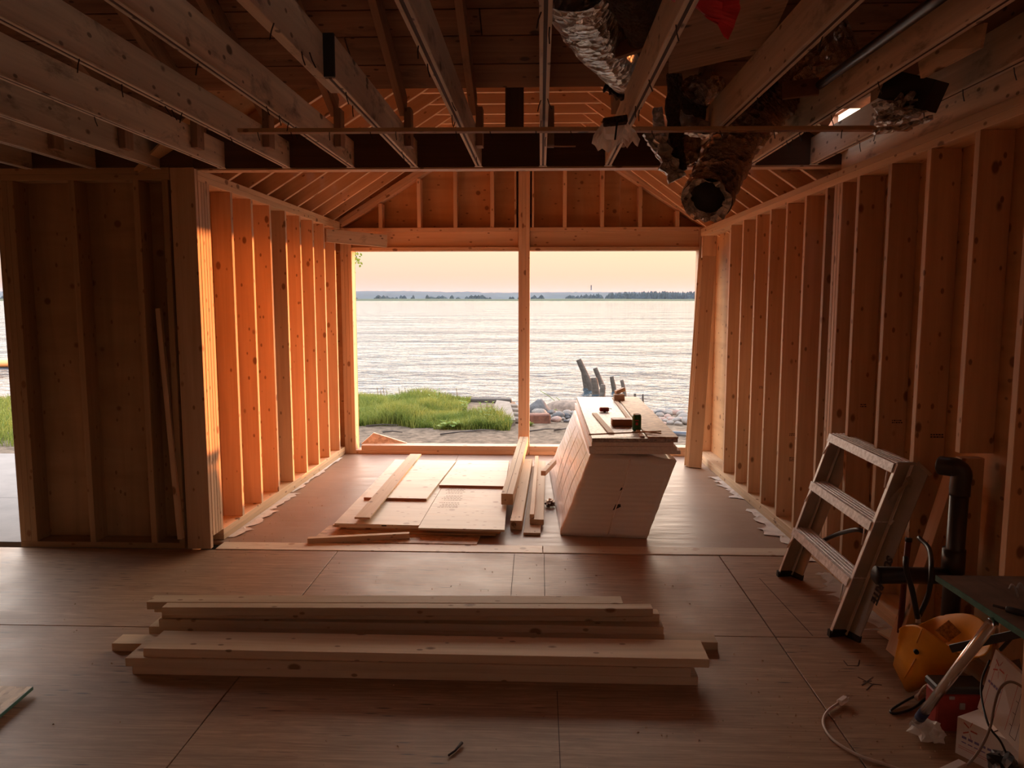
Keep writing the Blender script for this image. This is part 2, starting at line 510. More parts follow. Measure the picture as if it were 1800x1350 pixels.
for a, b_ in (((.076, 2.45), (.076, 3.05)), ((-.16, 4.78), (-.155, 3.75)), ((.03, 4.78), (.03, 3.7)), ((1.29, 4.4), (1.33, 3.63))):
    bar('chalk_line', (*a, .0008), (*b_, .0008), .003, .0012, chalk, floor, bev=0)

def scribble(pts):
    P_ = [on_z(*p_, .0009) for p_ in pts]
    for a_, b_ in zip(P_, P_[1:]): bar('pencil_stroke', a_, b_, .004, .0012, chalk, floor, bev=0)
scribble([(1483, 1161), (1490, 1170), (1508, 1170), (1511, 1160)])
scribble([(1508, 1190), (1532, 1202)]); scribble([(1515, 1204), (1535, 1190)]); scribble([(1517, 1198), (1532, 1197)])
scribble([(1523, 1213), (1534, 1202), (1550, 1204)])
# ---- left wall of the addition
def lx(y): return -2.15 + (y - 4.806) * .030
def ltop(y): return 2.44 - (y - 4.806) * .010
SD = .14
wl = empty('wall_left', (-2.2, 6.3, 0), kind='structure')
def lstud(y, mat=new_wood, wid=.038):
    bar('stud', (lx(y) - SD / 2, y, .076), (lx(y) - SD / 2, y, ltop(y) - .076), wid, SD, mat, wl, up=(1, 0, 0))
for k in range(4):
    lstud(4.866 + k * .0385)
bar('corner_board', (lx(4.806) - .0775, 4.825, 0), (lx(4.806) - .0775, 4.825, 2.44), .155, .037, new_wood, wl, up=(0, 1, 0))
for y in (5.332, 5.682, 6.036, 6.374, 6.723, 7.065, 7.393, 7.74): lstud(y)
ya, yb = 4.847, 7.925
for dz in (.038, .076):
    bar('top_plate', (lx(ya) - SD / 2, ya, ltop(ya) - dz + .019), (lx(yb) - SD / 2, yb, ltop(yb) - dz + .019), SD, .0375, pale_wood, wl)
for z in (.019, .057):
    bar('bottom_plate', (lx(ya + .155) - SD / 2, ya + .155, z), (lx(yb) - SD / 2, yb, z), SD, .0375, pale_wood, wl)
for a, b_ in ((4.85, 6.07), (6.072, 7.29), (7.292, 8.07)):
    slab('sheathing_panel', [(lx(a) - SD, a, 0), (lx(b_) - SD, b_, 0), (lx(b_) - SD, b_, 2.6), (lx(a) - SD, a, 2.6)], (-.012, 0, 0), ply, wl)

# ---- return wall facing the room
RY = 4.806
wr = empty('wall_return', (-2.9, 4.87, 0), kind='structure')
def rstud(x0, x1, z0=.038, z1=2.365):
    block('stud', (x0, RY, z0), (x1, RY + .14, z1), shaded_stud, wr, 'Z')
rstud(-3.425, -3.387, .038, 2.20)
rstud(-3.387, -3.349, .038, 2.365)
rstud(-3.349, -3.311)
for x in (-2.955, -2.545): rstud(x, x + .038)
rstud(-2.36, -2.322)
block('bottom_plate', (-3.425, RY, 0), (-2.325, RY + .14, .038), shaded_stud, wr)
block('top_plate', (-5.5, RY, 2.365), (-2.31, RY + .14, 2.403), shaded_stud, wr)
block('top_plate', (-5.5, RY, 2.4035), (-2.31, RY + .14, 2.441), shaded_stud, wr)
block('door_header', (-5.0, RY + .01, 2.20), (-3.389, RY + .13, 2.364), shaded_stud, wr)
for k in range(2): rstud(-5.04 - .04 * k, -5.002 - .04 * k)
block('bottom_plate', (-5.5, RY, 0), (-5.0, RY + .14, .038), shaded_stud, wr)
block('sheathing_panel', (-3.425, RY + .141, 0), (-2.30, RY + .153, 2.44), shaded_ply, wr, 'Z')
block('sheathing_panel', (-5.5, RY + .141, 0), (-5.0, RY + .153, 2.44), shaded_ply, wr, 'Z')
block('sheathing_panel', (-5.0, RY + .141, 2.20), (-3.425, RY + .153, 2.44), shaded_ply, wr)

# ---- right wall
def rx(y): return 1.63 + (7.4 - y) * .035
def rtop(y): return 2.335 + (7.4 - y) * .012
wR = empty('wall_right', (1.75, 5, 0), kind='structure')
n_r = Vector((1, .035, 0)); p_r = Vector((1.63, 7.4, 0))
def on_right(px, py):
    d = ray(px, py)
    return EYEV + d * ((p_r - EYEV).dot(n_r) / d.dot(n_r))
def rstd(y, z0=.076, z1=None):
    bar('stud', (rx(y) + SD / 2, y, z0), (rx(y) + SD / 2, y, (z1 or rtop(y) - .076)), .038, SD, new_wood, wR, up=(1, 0, 0))
RST = [on_right(px, 600).y - .019 for px in (1256, 1279, 1301, 1324, 1348, 1376, 1408, 1447, 1458, 1465, 1498, 1552, 1618, 1700, 1796)]
ry = [on_right(px, 600).y + .0 for px in (1279, 1301, 1324, 1348, 1376, 1408)]
for y in ry: rstd(y + .019)
yq = on_right(1447, 600).y
rstd(yq + .05)
for k in range(3): rstd(yq - .085 - .0385 * k)
for px in (1498, 1552, 1618, 1796): rstd(on_right(px, 600).y + .019)
y5 = on_right(1700, 600).y + .019
rstd(y5, .98)                                              # notched stud that stops above the drain pipe
block('blocking', (rx(y5) + .005, y5 - .03, .076), (rx(y5) + .10, y5 + .02, .96), new_wood, wR, 'Z')
for k in range(7): rstd(2.35 - .38 * k)
rstd(7.86)
ya, yb = -3.6, 7.925
ym = on_right(1473, 302).y
for i, (a, b_) in enumerate(((ya, ym), (ym + .004, yb))):
    bar('top_plate', (rx(a) + SD / 2, a, rtop(a) - .019), (rx(b_) + SD / 2, b_, rtop(b_) - .019), SD, .0375, pale_wood, wR)
bar('top_plate', (rx(ya) + SD / 2, ya, rtop(ya) - .057), (rx(yb) + SD / 2, yb, rtop(yb) - .057), SD, .0375, pale_wood, wR)
for z in (.019, .057):
    bar('bottom_plate', (rx(ya) + SD / 2, ya, z), (rx(yb) + SD / 2, yb, z), SD, .0375, pale_wood, wR)
ye = [-3.6, -1.2, .02, 1.24, 2.46, 3.68, 4.9, 6.12, 7.34, 8.07]
for a, b_ in zip(ye, ye[1:]):
    a += .0015; b_ -= .0015
    slab('sheathing_panel', [(rx(a) + SD, a, 0), (rx(b_) + SD, b_, 0), (rx(b_) + SD, b_, 2.42), (rx(a) + SD, a, 2.42)], (.012, 0, 0), ply, wR)
# grade stamps printed on a few studs: rows of short dashes
stamp_me = {}
def stamp(y, z, w=.05, rowsn=3, parent=wR, off=0.0):
    vs, fs = [], []
    rnd = random.Random(int(z * 1000 + y * 777))
    for r_ in range(rowsn):
        x = 0
        while x < w:
            l = rnd.uniform(.004, .012)
            h = .006
            i = len(vs)
            z0 = -r_ * .011
            vs += [(x, 0, z0), (x + l, 0, z0), (x + l, 0, z0 + h), (x, 0, z0 + h)]
            fs.append((i, i + 1, i + 2, i + 3))
            x += l + rnd.uniform(.002, .004)
    link('grade_stamp', mesh('grade_stamp', vs, fs), ink_black, parent, Matrix.Translation((rx(y) + .045 + off, y - .0005, z)))
for px, py, rn, w in ((1376, 805, 3, .06), (1376, 763, 2, .05), (1324, 470, 3, .04), (1324, 680, 2, .03), (1498, 712, 2, .03), (1552, 740, 2, .05), (1618, 765, 2, .06)):
    p = on_right(px, py)
    stamp(p.y, p.z, w, rn)

# ---- far wall with the two big openings and the gable
FY = 7.93
wf = empty('wall_far', (-.17, FY, 0), kind='structure')
def fblk(name, x0, x1, z0, z1, mat=new_wood, ax='X', d0=0.0, d1=.14):
    return block(name, (x0, FY + d0, z0), (x1, FY + d1, z1), mat, wf, ax)
for k in range(3): fblk('stud', -2.06 + .0385 * k, -2.022 + .0385 * k, 0, 2.35, ax='Z')
for k in range(3): fblk('stud', 1.60 + .0385 * k, 1.638 + .0385 * k, 0, 2.35, ax='Z')
for k in range(3): fblk('mullion_stud', -.226 + .0385 * k, -.188 + .0385 * k, .0, 3.45, ax='Z')
for x0, x1 in ((-1.944, -.228), (-.109, 1.599)):
    fblk('sill_plate', x0, x1, 0, .038)
    fblk('sill_plate', x0 + (.06 if x0 < -1 else 0), x1, .0385, .09)
    fblk('head_plate', x0, x1, 2.116, 2.154)
    fblk('header', x0, x1, 2.155, 2.311, d0=.035, d1=.14)
    fblk('gable_plate', x0, x1, 2.312, 2.35)
PK = (-.17, 3.56)
def rake(x): return 2.39 + (PK[1] - 2.39) * (x + 2.06) / (PK[0] + 2.06) if x < PK[0] else 2.36 + (PK[1] - 2.36) * (1.70 - x) / (1.70 - PK[0])
for x in (-1.638, -1.241, -.87, -.494, -.246, -.09, .243, .621, 1.003, 1.378):
    if abs(x + .17) < .1: 
        xx = x - .022 if x < -.17 else x + .001
        fblk('gable_stud', xx, xx + .02, 2.351, rake(x) - .05, ax='Z')
    else:
        fblk('gable_stud', x - .019, x + .019, 2.351, rake(x + (-.019 if x < -.17 else .019)) - .045, ax='Z')
for s in (0, 1):
    a = (-2.06, 2.39) if s == 0 else (1.70, 2.36)
    for k in range(2):
        o_ = Vector((-.55, 0, .83)) if s == 0 else Vector((.55, 0, .83))
        A = Vector((a[0], FY + .07, a[1])) + o_ * (.0385 * k - .019)
        B = Vector((PK[0], FY + .07, PK[1])) + o_ * (.0385 * k - .019)
        bar('rake_plate', A, B, .14, .0375, new_wood, wf, up=o_)
def gable_panel(x0, x1):
    top = lambda x: rake(x) + .26
    slab('gable_panel', [(x0, FY + .141, 2.12), (x1, FY + .141, 2.12), (x1, FY + .141, top(x1)), (x0, FY + .141, top(x0))], (0, .012, 0), ply, wf)
gable_panel(-2.2, -1.241); gable_panel(-1.24, -.171); gable_panel(-.17, .81); gable_panel(.811, 1.84)
slab('wall_panel', [(-2.2, FY + .141, 0), (-1.944, FY + .141, 0), (-1.944, FY + .141, 2.119), (-2.2, FY + .141, 2.119)], (0, .012, 0), ply, wf)
slab('wall_panel', [(1.60, FY + .141, 0), (1.84, FY + .141, 0), (1.84, FY + .141, 2.119), (1.60, FY + .141, 2.119)], (0, .012, 0), ply, wf)
bar('corner_brace', on_y(572, 414, 7.42), on_y(679, 424, 7.90), .035, .125, old_wood, wf, up=(0, 0, 1))

# ---- roof of the addition: rafters, collar ties, sheathing
ra = empty('roof_addition', (-.2, 6.4, 2.45), kind='structure')
def addroof(y, mat=new_wood):
    for s in (0, 1):
        if s == 0:
            A = Vector((lx(y) - .25, y, ltop(y) + .02 - .25 * .62)); ang = (PK[1] + .08 - ltop(y)) / (PK[0] - lx(y))
            A = Vector((lx(y) - .22, y, ltop(y) + .005 - .22 * ang)); B = Vector((PK[0] - .02, y, ltop(y) + .005 + (PK[0] - .02 - lx(y)) * ang))
        else:
            ang = (PK[1] + .08 - rtop(y)) / (rx(y) - PK[0])
            A = Vector((rx(y) + .22, y, rtop(y) + .005 - .22 * ang)); B = Vector((PK[0] + .02, y, rtop(y) + .005 + (rx(y) - PK[0] - .02) * ang))
        d = (B - A).normalized()
        n = Vector((-d.z, 0, d.x)) if d.x > 0 else Vector((d.z, 0, -d.x))
        bar('rafter', A + n * .07, B + n * .07, .036, .14, mat, ra, up=n)
RYS = [4.98 + .345 * k for k in range(9)]
for y in RYS: addroof(y)
for y in RYS[2:]:
    z = 3.19
    xl = lx(y) + (z - ltop(y)) / ((PK[1] + .08 - ltop(y)) / (PK[0] - lx(y))) - .05
    xr = rx(y) - (z - rtop(y)) / ((PK[1] + .08 - rtop(y)) / (rx(y) - PK[0])) + .05
    bar('collar_tie', (xl, y + .037, z + .07), (xr, y + .037, z + .07), .036, .14, new_wood, ra)
block('ridge_board', (PK[0] - .019, 4.7, PK[1] + .03), (PK[0] + .019, 8.05, PK[1] + .26), new_wood, ra, 'Y')
for s in (0, 1):
    for k in range(4):
        f0, f1 = k / 4, (k + 1) / 4 - .002
        y1 = 8.35
        def pt(f_, y):
            if s == 0:
                ang = (PK[1] + .08 - ltop(y)) / (PK[0] - lx(y))
                x = (lx(y) - .35) * (1 - f_) + PK[0] * f_
                return Vector((x, y, ltop(y) + .18 + (x - lx(y)) * ang))
            ang = (PK[1] + .08 - rtop(y)) / (rx(y) - PK[0])
            x = (rx(y) + .35) * (1 - f_) + PK[0] * f_
            return Vector((x, y, rtop(y) + .18 + (rx(y) - x) * ang))
        front = lambda f_: min(4.75, 4.2 - (pt(f_, 4.5).z - 2.88) / .43)
        slab('roof_panel', [pt(f0, front(f0)), pt(f0, y1), pt(f1, y1), pt(f1, front(f1))], (0, 0, .015), ply, ra)

# ---- ceiling of the old house: joists with pale edge strips, beam, short posts, strapping
ce = empty('ceiling', (0, 3, 2.43), kind='structure')
BZ = 2.432
block('beam', (-2.15, 4.80, BZ), (1.93, 4.90, BZ + .225), beam_wood, ce)
block('beam_lit_edge', (-2.13, 4.803, BZ - .012), (1.93, 4.90, BZ - .0005), new_wood, ce)  # pale strip stands in for light on the beam's bottom edge
block('beam', (-5.5, 4.80, 2.4425), (-2.152, 4.90, BZ + .225), beam_wood, ce)
JX = [-3.59, -3.19, -2.785, -2.38, -1.97, -1.565, -1.165, -.775, -.38, .012, .407, .855, 1.262, 1.635]
JH = .15
def joist(x, ya, yb, name='joist'):
    j = block(name, (x - .019, ya, BZ + .006), (x + .019, yb, BZ + .006 + JH), old_wood, ce, 'Y')
    for s in (-1, 1):
        block('edge_strip', (x + s * .0125 - .0065, ya, BZ), (x + s * .0125 + .0065, yb, BZ + .0055), strip_wood, j, 'Y', .001)
    block('groove_shade', (x - .0058, ya, BZ + .002), (x + .0058, yb, BZ + .0055), chalk, j, 'Y', 0)  # dark inlay paints shade into the shallow gap between the strips
    return j
for x in JX:
    if x == -.775:
        joist(x, 2.9, 4.80)
        block('joist', (x - .058, -3.4, BZ + .006), (x - .020, 3.12, BZ + .006 + JH), old_wood, ce, 'Y')
        block('dark_end_grain', (x - .021, 2.885, BZ + .004), (x + .021, 2.899, BZ + .008 + JH), black_rubber, ce, 'Z')  # dark cap over the end grain of the lapped joist
    else:
        joist(x, -3.4, 4.80)
    if x > -2.6:
        block('hanger_seat', (x - .024, 4.775, BZ - .0035), (x + .024, 4.80, BZ - .0005), alu, ce)
# old roof: slope rises towards the viewer
SL = .43
def oz(y): return 2.75 + SL * (4.2 - y)          # underside of old rafters
for x in JX[:-1]:
    px_ = x + .04
    zt = oz(4.35)
    block('cripple_post', (px_ - .019, 4.33, BZ + .035), (px_ + .019, 4.42, oz(4.42) + .02), old_rafter, ce, 'Z')
    if x < 1.5:
        A = Vector((px_ - .04, 4.45, oz(4.45) + .06)); B = Vector((px_ - .04, .4, oz(.4) + .06))
        bar('old_rafter', A, B, .038, .12, old_rafter, ce, up=(0, SL, 1))
block('king_post', (-.215, 4.74, BZ + .2), (-.105, 4.80, 3.02), beam_wood, ce, 'Z')
ro = empty('roof_old', (0, 2.5, 3.4), kind='structure')
nrm = Vector((0, SL, 1)).normalized()
y = 4.40
k = 0
while y > .38:
    w = (.178, .19, .165, .2)[k % 4]
    y1 = y - w
    for xa, xb in ((-5.6, -1.0), (-.997, 2.05)):
        sft = .35 * ((k * 7) % 5)
        a, b_ = (xa, xb + sft - .7) if xa < -2 else (xa + sft - .7, xb)
        yc = (y + y1) / 2
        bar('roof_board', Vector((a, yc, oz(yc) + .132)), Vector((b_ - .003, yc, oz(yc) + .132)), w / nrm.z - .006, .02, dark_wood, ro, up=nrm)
    y = y1
    k += 1
zr = oz(.4)
slab('roof_light_block', [(-5.6, 4.39, oz(4.39) + .152), (2.05, 4.39, oz(4.39) + .152), (2.05, .39, oz(.39) + .152), (-5.6, .39, oz(.39) + .152)], (0, 0, .01), black_rubber, ro)  # unseen deck added to block sky light between the boards
slab('rear_roof_panel', [(-5.6, .4, zr + .14), (2.05, .4, zr + .14), (2.05, -4.2, 2.5), (-5.6, -4.2, 2.5)], (0, 0, .02), dark_wood, ro)
# infill above the right wall plate of the old house, with a gap to the sky
gx_ = 1.80
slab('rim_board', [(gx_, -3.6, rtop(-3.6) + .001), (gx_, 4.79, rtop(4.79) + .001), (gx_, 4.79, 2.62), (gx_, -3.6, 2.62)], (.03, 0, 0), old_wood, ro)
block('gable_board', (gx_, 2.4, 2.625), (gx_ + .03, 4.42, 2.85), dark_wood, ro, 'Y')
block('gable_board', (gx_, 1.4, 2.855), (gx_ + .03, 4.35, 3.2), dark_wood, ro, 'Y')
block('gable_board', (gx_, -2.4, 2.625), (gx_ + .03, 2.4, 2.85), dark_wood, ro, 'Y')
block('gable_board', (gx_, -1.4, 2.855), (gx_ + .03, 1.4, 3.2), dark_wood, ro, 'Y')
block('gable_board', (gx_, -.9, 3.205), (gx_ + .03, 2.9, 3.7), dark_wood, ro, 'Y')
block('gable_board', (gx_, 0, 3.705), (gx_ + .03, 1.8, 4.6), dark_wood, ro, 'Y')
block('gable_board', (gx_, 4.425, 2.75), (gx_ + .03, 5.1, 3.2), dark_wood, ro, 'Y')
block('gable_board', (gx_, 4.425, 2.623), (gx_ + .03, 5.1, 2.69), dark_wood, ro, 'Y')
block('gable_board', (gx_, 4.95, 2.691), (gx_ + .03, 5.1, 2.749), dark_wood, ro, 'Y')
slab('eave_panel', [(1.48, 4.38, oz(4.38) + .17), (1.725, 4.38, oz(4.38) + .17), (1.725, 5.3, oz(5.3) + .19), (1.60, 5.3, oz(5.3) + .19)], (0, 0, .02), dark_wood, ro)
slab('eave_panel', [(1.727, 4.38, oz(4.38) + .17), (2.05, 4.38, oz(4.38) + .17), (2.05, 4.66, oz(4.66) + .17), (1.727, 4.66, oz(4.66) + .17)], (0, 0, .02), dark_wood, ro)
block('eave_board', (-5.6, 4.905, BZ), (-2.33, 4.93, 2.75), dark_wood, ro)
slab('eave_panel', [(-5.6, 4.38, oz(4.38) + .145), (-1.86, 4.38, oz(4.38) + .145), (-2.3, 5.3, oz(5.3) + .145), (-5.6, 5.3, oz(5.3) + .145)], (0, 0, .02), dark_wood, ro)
# unseen outer walls of the old house
wb = empty('wall_back', (-1.8, -3.6, 0), kind='structure')
block('wall_panel', (-5.5, -3.7, -.1), (1.95, -3.6, 2.6), ply, wb)
ww = empty('wall_west', (-5.55, 0, 0), kind='structure')
block('wall_panel', (-5.6, -3.6, -.1), (-5.5, 4.95, 2.6), ply, ww, 'Y')
block('gable_panel', (-5.6, -3.6, 2.6), (-5.55, 4.95, 4.8), dark_wood, ww, 'Y')

# nails shared by several timbers
def nail_mesh(l=.05, r=.0022):
    vs, fs = tube_data([(0, 0, 0), (0, 0, -l * .5), (.004, 0, -l)], r, 5)
    return mesh('nail', vs, fs)
NAIL = nail_mesh(); NAIL.materials.append(nail_mat)
def nail(parent, p, rot=(0, 0, 0)):
    from mathutils import Euler
    return link('nail', NAIL, None, parent, Matrix.Translation(p) @ Euler(rot).to_matrix().to_4x4())
A, B = on_y(421, 231, 3.60), on_y(1600, 226, 3.60)
stp = bar('furring_strip', A, B, .045, .018, old_rafter, None, label='long thin furring strip nailed across the undersides of the joists', cat='wood strip')
lath = bar('strip_edge', A + Vector((0, -.0235, 0)), B + Vector((0, -.0235, 0)), .0015, .018, pale_wood, stp)
for f_ in (.03, .08, .14, .2, .24, .33, .38, .45, .5, .58, .62, .72, .8, .9):
    nail(stp, A.lerp(B, f_) + Vector((0, -.02, .004)), (0, random.uniform(-.3, .3), 0))
for x in JX[4:]:
    for q in range(6):
        yy = random.uniform(2.0, 4.6)
        nail(ce, Vector((x + random.choice((-.012, .012)), yy, BZ + .004)), (random.uniform(-.4, .4), random.uniform(-.4, .4), 0))

# ================================================================== OUTDOORS
WZ = -.78
def gz(x, y):
    z = -.30 - .008 * (y - 8)
    z += .035 * noise.noise(Vector((x * .8, y * .8, 0))) + .02 * noise.noise(Vector((x * 3, y * 3, 5)))
    edge = 14.9 if x < -.3 else 13.0
    wid = .25 if x < -.3 else 3.0
    if y > edge: z -= min(1.2, (y - edge) / wid * .6)
    return z
def grid(name, xs, ys, fz, mat, **kw):
    vs = [(x, y, fz(x, y)) for y in ys for x in xs]
    nx = len(xs)
    fs = [(j * nx + i, j * nx + i + 1, (j + 1) * nx + i + 1, (j + 1) * nx + i) for j in range(len(ys) - 1) for i in range(nx - 1)]
    return link(name, mesh(name, vs, fs, True), mat, None, Matrix.Identity(4), **kw)
xs = [-60, -40, -25, -16] + [-12 + .25 * i for i in range(80)] + [10, 16, 25, 40, 60]
ys = [-40, -20, -8, 0, 4, 7] + [8.1 + .2 * i for i in range(52)] + [18.6, 20]
def gz2(x, y):
    if y < 8.1 and -5.7 < x < 2: return -.4
    return gz(x, max(y, 8.1))
grid('ground', xs, ys, gz2, dirt, kind='structure')
link('lake', mesh('lake', [(-3000, 13, WZ), (3000, 13, WZ), (3000, 1600, WZ), (-3000, 1600, WZ)], [(0, 1, 2, 3)]), water, None, Matrix.Identity(4), kind='structure')
# far shore: reed bank, hills, tree belts
def ridge(name, y, base, hs, mat, x0=-1500, x1=900, n=240, depth=150, **kw):
    vs, fs = [], []
    for i in range(n + 1):
        x = x0 + (x1 - x0) * i / n
        h = hs(x)
        vs += [(x, y, base), (x, y + depth * .25, base + h * .75), (x, y + depth, base + h), (x, y + depth * 2, base)]
    for i in range(n):
        for k in range(3):
            a = i * 4 + k
            fs.append((a, a + 4, a + 5, a + 1))
    return link(name, mesh(name, vs, fs, True), mat, None, Matrix.Identity(4), **kw)
ridge('far_reed_bank', 830, WZ - .5, lambda x: 2.7 + .4 * noise.noise(Vector((x * .01, 0, 0))), reed_green, depth=60, kind='structure')
ridge('far_hills', 1500, WZ - 1, lambda x: 19 + 3.5 * noise.noise(Vector((x * .004, 3, 0))) + 1.2 * noise.noise(Vector((x * .02, 7, 0))) + (1.6 if x < -150 else 0) + 1.0 * noise.noise(Vector((x * .12, 9, 0))), hill_green, x0=-2400, x1=1300, n=500, depth=400, kind='structure')
vs, fs = [], []
rnd = random.Random(3)
def crown(x, y, z, w, h):
    i = len(vs)
    for a in range(6):
        t = a * math.pi / 3
        vs.append((x + w * .5 * math.cos(t), y + w * .5 * math.sin(t), z + h * .28))
    for a in range(6):
        t = a * math.pi / 3 + .5
        vs.append((x + w * .33 * math.cos(t), y + w * .33 * math.sin(t), z + h * .72))
    vs.append((x, y, z)); vs.append((x, y, z + h))
    for a in range(6):
        b_ = (a + 1) % 6
        fs.extend([(i + 12, i + b_, i + a), (i + a, i + b_, i + 6 + b_, i + 6 + a), (i + 6 + a, i + 6 + b_, i + 13)])
for q in range(900):
    x = rnd.uniform(40, 420)
    if rnd.random() > min(1, (x - 20) / 120): continue
    h = rnd.uniform(7, 13) * min(1, .5 + (x - 20) / 200)
    crown(x, rnd.uniform(960, 1120), WZ, rnd.uniform(3.5, 7), h)
for q in range(330):
    x = rnd.uniform(-900, 60)
    if noise.noise(Vector((x * .03, 1, 1))) < -.05: continue
    crown(x, rnd.uniform(900, 980), WZ, rnd.uniform(4, 9), rnd.uniform(4, 7.5))
link('far_tree_belt', mesh('far_tree_belt', vs, fs), hill_green, None, Matrix.Identity(4), label='hazy belt of trees along the far shore of the lake', cat='trees', kind='stuff')
vs, fs = tube_data([(111, 1700, 20), (111, 1700, 31)], 1.2, 6)
link('distant_tower', mesh('distant_tower', vs, fs), hill_green, None, Matrix.Identity(4), label='tiny dark tower standing on the hills across the lake', cat='tower')
def haze():
    m = bpy.data.materials.new('lake_haze')
    m.use_nodes = True
    t = m.node_tree; t.nodes.clear()
    o = N(t, 'ShaderNodeOutputMaterial'); v = N(t, 'ShaderNodeVolumeScatter', i={'Density': .0013, 'Color': (.062, .077, .11, 1)})
    t.links.new(v.outputs[0], o.inputs['Volume'])
    x0, x1, y0, y1, z0, z1 = -1600, 480, 560, 1480, -3, 19
    vs = [(x, y, z) for z in (z0, z1) for y in (y0, y1) for x in (x0, x1)]
    fs = [(0, 2, 3, 1), (4, 5, 7, 6), (0, 1, 5, 4), (2, 6, 7, 3), (0, 4, 6, 2), (1, 3, 7, 5)]
    link('far_haze', mesh('far_haze', vs, fs), m, None, Matrix.Identity(4), kind='structure')
haze()
# grass
def grass(name, area, n, hmin, hmax, mat, seed, **kw):
    rnd = random.Random(seed)
    vs, fs = [], []
    tries = 0
    while n > 0 and tries < 400000:
        tries += 1
        x, y = area(rnd)
        if x is None: continue
        n -= 1
        z = gz(x, y) - .01
        h = rnd.uniform(hmin, hmax) * (1 + .9 * noise.noise(Vector((x * 1.1, y * 1.1, 2))))
        a = rnd.uniform(0, 6.28); w = rnd.uniform(.004, .009)
        lean = rnd.uniform(.1, .7) * h; b_ = rnd.uniform(0, 6.28)
        dx, dy = math.cos(a) * w, math.sin(a) * w
        lx_, ly_ = math.cos(b_) * lean, math.sin(b_) * lean
        i = len(vs)
        vs.extend([(x - dx, y - dy, z), (x + dx, y + dy, z), (x + dx * .7 + lx_ * .35, y + dy * .7 + ly_ * .35, z + h * .6), (x - dx * .7 + lx_ * .35, y - dy * .7 + ly_ * .35, z + h * .6), (x + lx_, y + ly_, z + h)])
        fs.extend([(i, i + 1, i + 2, i + 3), (i + 3, i + 2, i + 4)])
    return link(name, mesh(name, vs, fs), mat, None, Matrix.Identity(4), **kw)
def ar1(r):
    y = r.uniform(11.35, 14.75); x = r.uniform(-3.9, -.45)
    lim = 11.55 + .28 * noise.noise(Vector((x * 1.5, 0, 0))) - (.0 if x < -1.6 else .25)
    if y < lim: return None, None
    if x > -1.35 + .25 * noise.noise(Vector((y, 4, 0))) and y > 12.4: return None, None
    if x > -.62 and y > 12: return None, None
    return x, y
grass('lawn_grass', ar1, 42000, .08, .22, grass_m, 5, label='bright green unmown grass between the wall and the lake edge', cat='grass', kind='stuff')
def ar2(r):
    return r.uniform(-10.5, -6.5), r.uniform(9.8, 14.6)
grass('side_grass', ar2, 14000, .08, .2, grass_m, 6, label='green grass seen past the left end of the dark framed wall', cat='grass', kind='stuff')
# leafy weeds
def weed(base, h, n, seed, label, mat=leaf_m, spread=.12, lw=.035):
    rnd = random.Random(seed)
    e = empty('weed_plant', base, label=label, cat='plant')
    vs, fs, ls, lf = [], [], [], []
    for s in range(n):
        a = rnd.uniform(0, 6.28); r = rnd.uniform(0, spread)
        p0 = Vector(base) + Vector((math.cos(a) * r * .3, math.sin(a) * r * .3, 0))
        p1 = Vector(base) + Vector((math.cos(a) * r, math.sin(a) * r, h * rnd.uniform(.6, 1)))
        v, f = tube_data([p0, p0.lerp(p1, .5), p1], [.006, .005, .002], 5)
        o_ = len(vs); vs += v; fs += [tuple(i + o_ for i in ff) for ff in f]
        for q in range(12):
            t = .25 + .75 * q / 12
            c = p0.lerp(p1, t)
            b_ = q * 2.4 + a
            d = Vector((math.cos(b_), math.sin(b_), rnd.uniform(-.2, .5))) * rnd.uniform(.05, .1)
            sd = Vector((-math.sin(b_), math.cos(b_), 0)) * lw * .5
            i = len(ls)
            ls += [c, c + d * .5 + sd, c + d, c + d * .5 - sd + Vector((0, 0, .006))]
            lf += [(i, i + 1, i + 2, i + 3)]
    link('stem', mesh('stem', vs, fs), mat, e, Matrix.Identity(4))
    link('leaves', mesh('leaves', ls, lf), mat, e, Matrix.Identity(4))
    return e
def G_(px, py, z=-.34):
    p = on_z(px, py, z)
    return Vector((p.x, p.y, gz(p.x, p.y)))
weed(G_(766, 718), .42, 4, 1, 'tall leafy weed rising above the far edge of the grass')
weed(G_(690, 712), .24, 4, 2, 'smaller leafy weed left of the tall weed in the grass')
weed(G_(857, 752), .42, 5, 3, 'leafy weed growing beside the concrete slab end', spread=.16)
weed(G_(818, 726), .30, 4, 8, 'leafy weed before the dark shore timber', spread=.15)
weed(G_(783, 756), .12, 7, 4, 'low clump of broad leaves at the front edge of the grass', spread=.22, lw=.06)
weed(G_(958, 722, -.4), .20, 7, 5, 'bright green clump of leaves among the shore stones', spread=.2, lw=.05)
weed(G_(990, 712, -.45), .30, 7, 6, 'grassy tuft growing against the large brown boulder', spread=.25, lw=.02)
weed(G_(934, 752, -.36), .07, 3, 9, 'tiny yellow-green sprout before the rusty iron block', spread=.06)
def stalks(name, pts, label, mat):
    e = empty(name, pts[0][0], label=label, cat='plant')
    for p in pts: tube('stalk', bez(p, 5), [.006] * (5 * (len(p) - 1) + 1), mat, e, 5)
b0 = G_(1003, 708, -.5)
stalks('reed', [[b0, b0 + Vector((-.15, 0, .25)), b0 + Vector((-.42, 0, .5)), b0 + Vector((-.62, .05, .62))], [b0, b0 + Vector((-.1, .05, .3)), b0 + Vector((-.3, 0, .5))], [b0, b0 + Vector((-.2, 0, .2)), b0 + Vector((-.5, 0, .34)), b0 + Vector((-.62, 0, .36))]], 'long bent reed blades above the brown boulder', leaf_m)
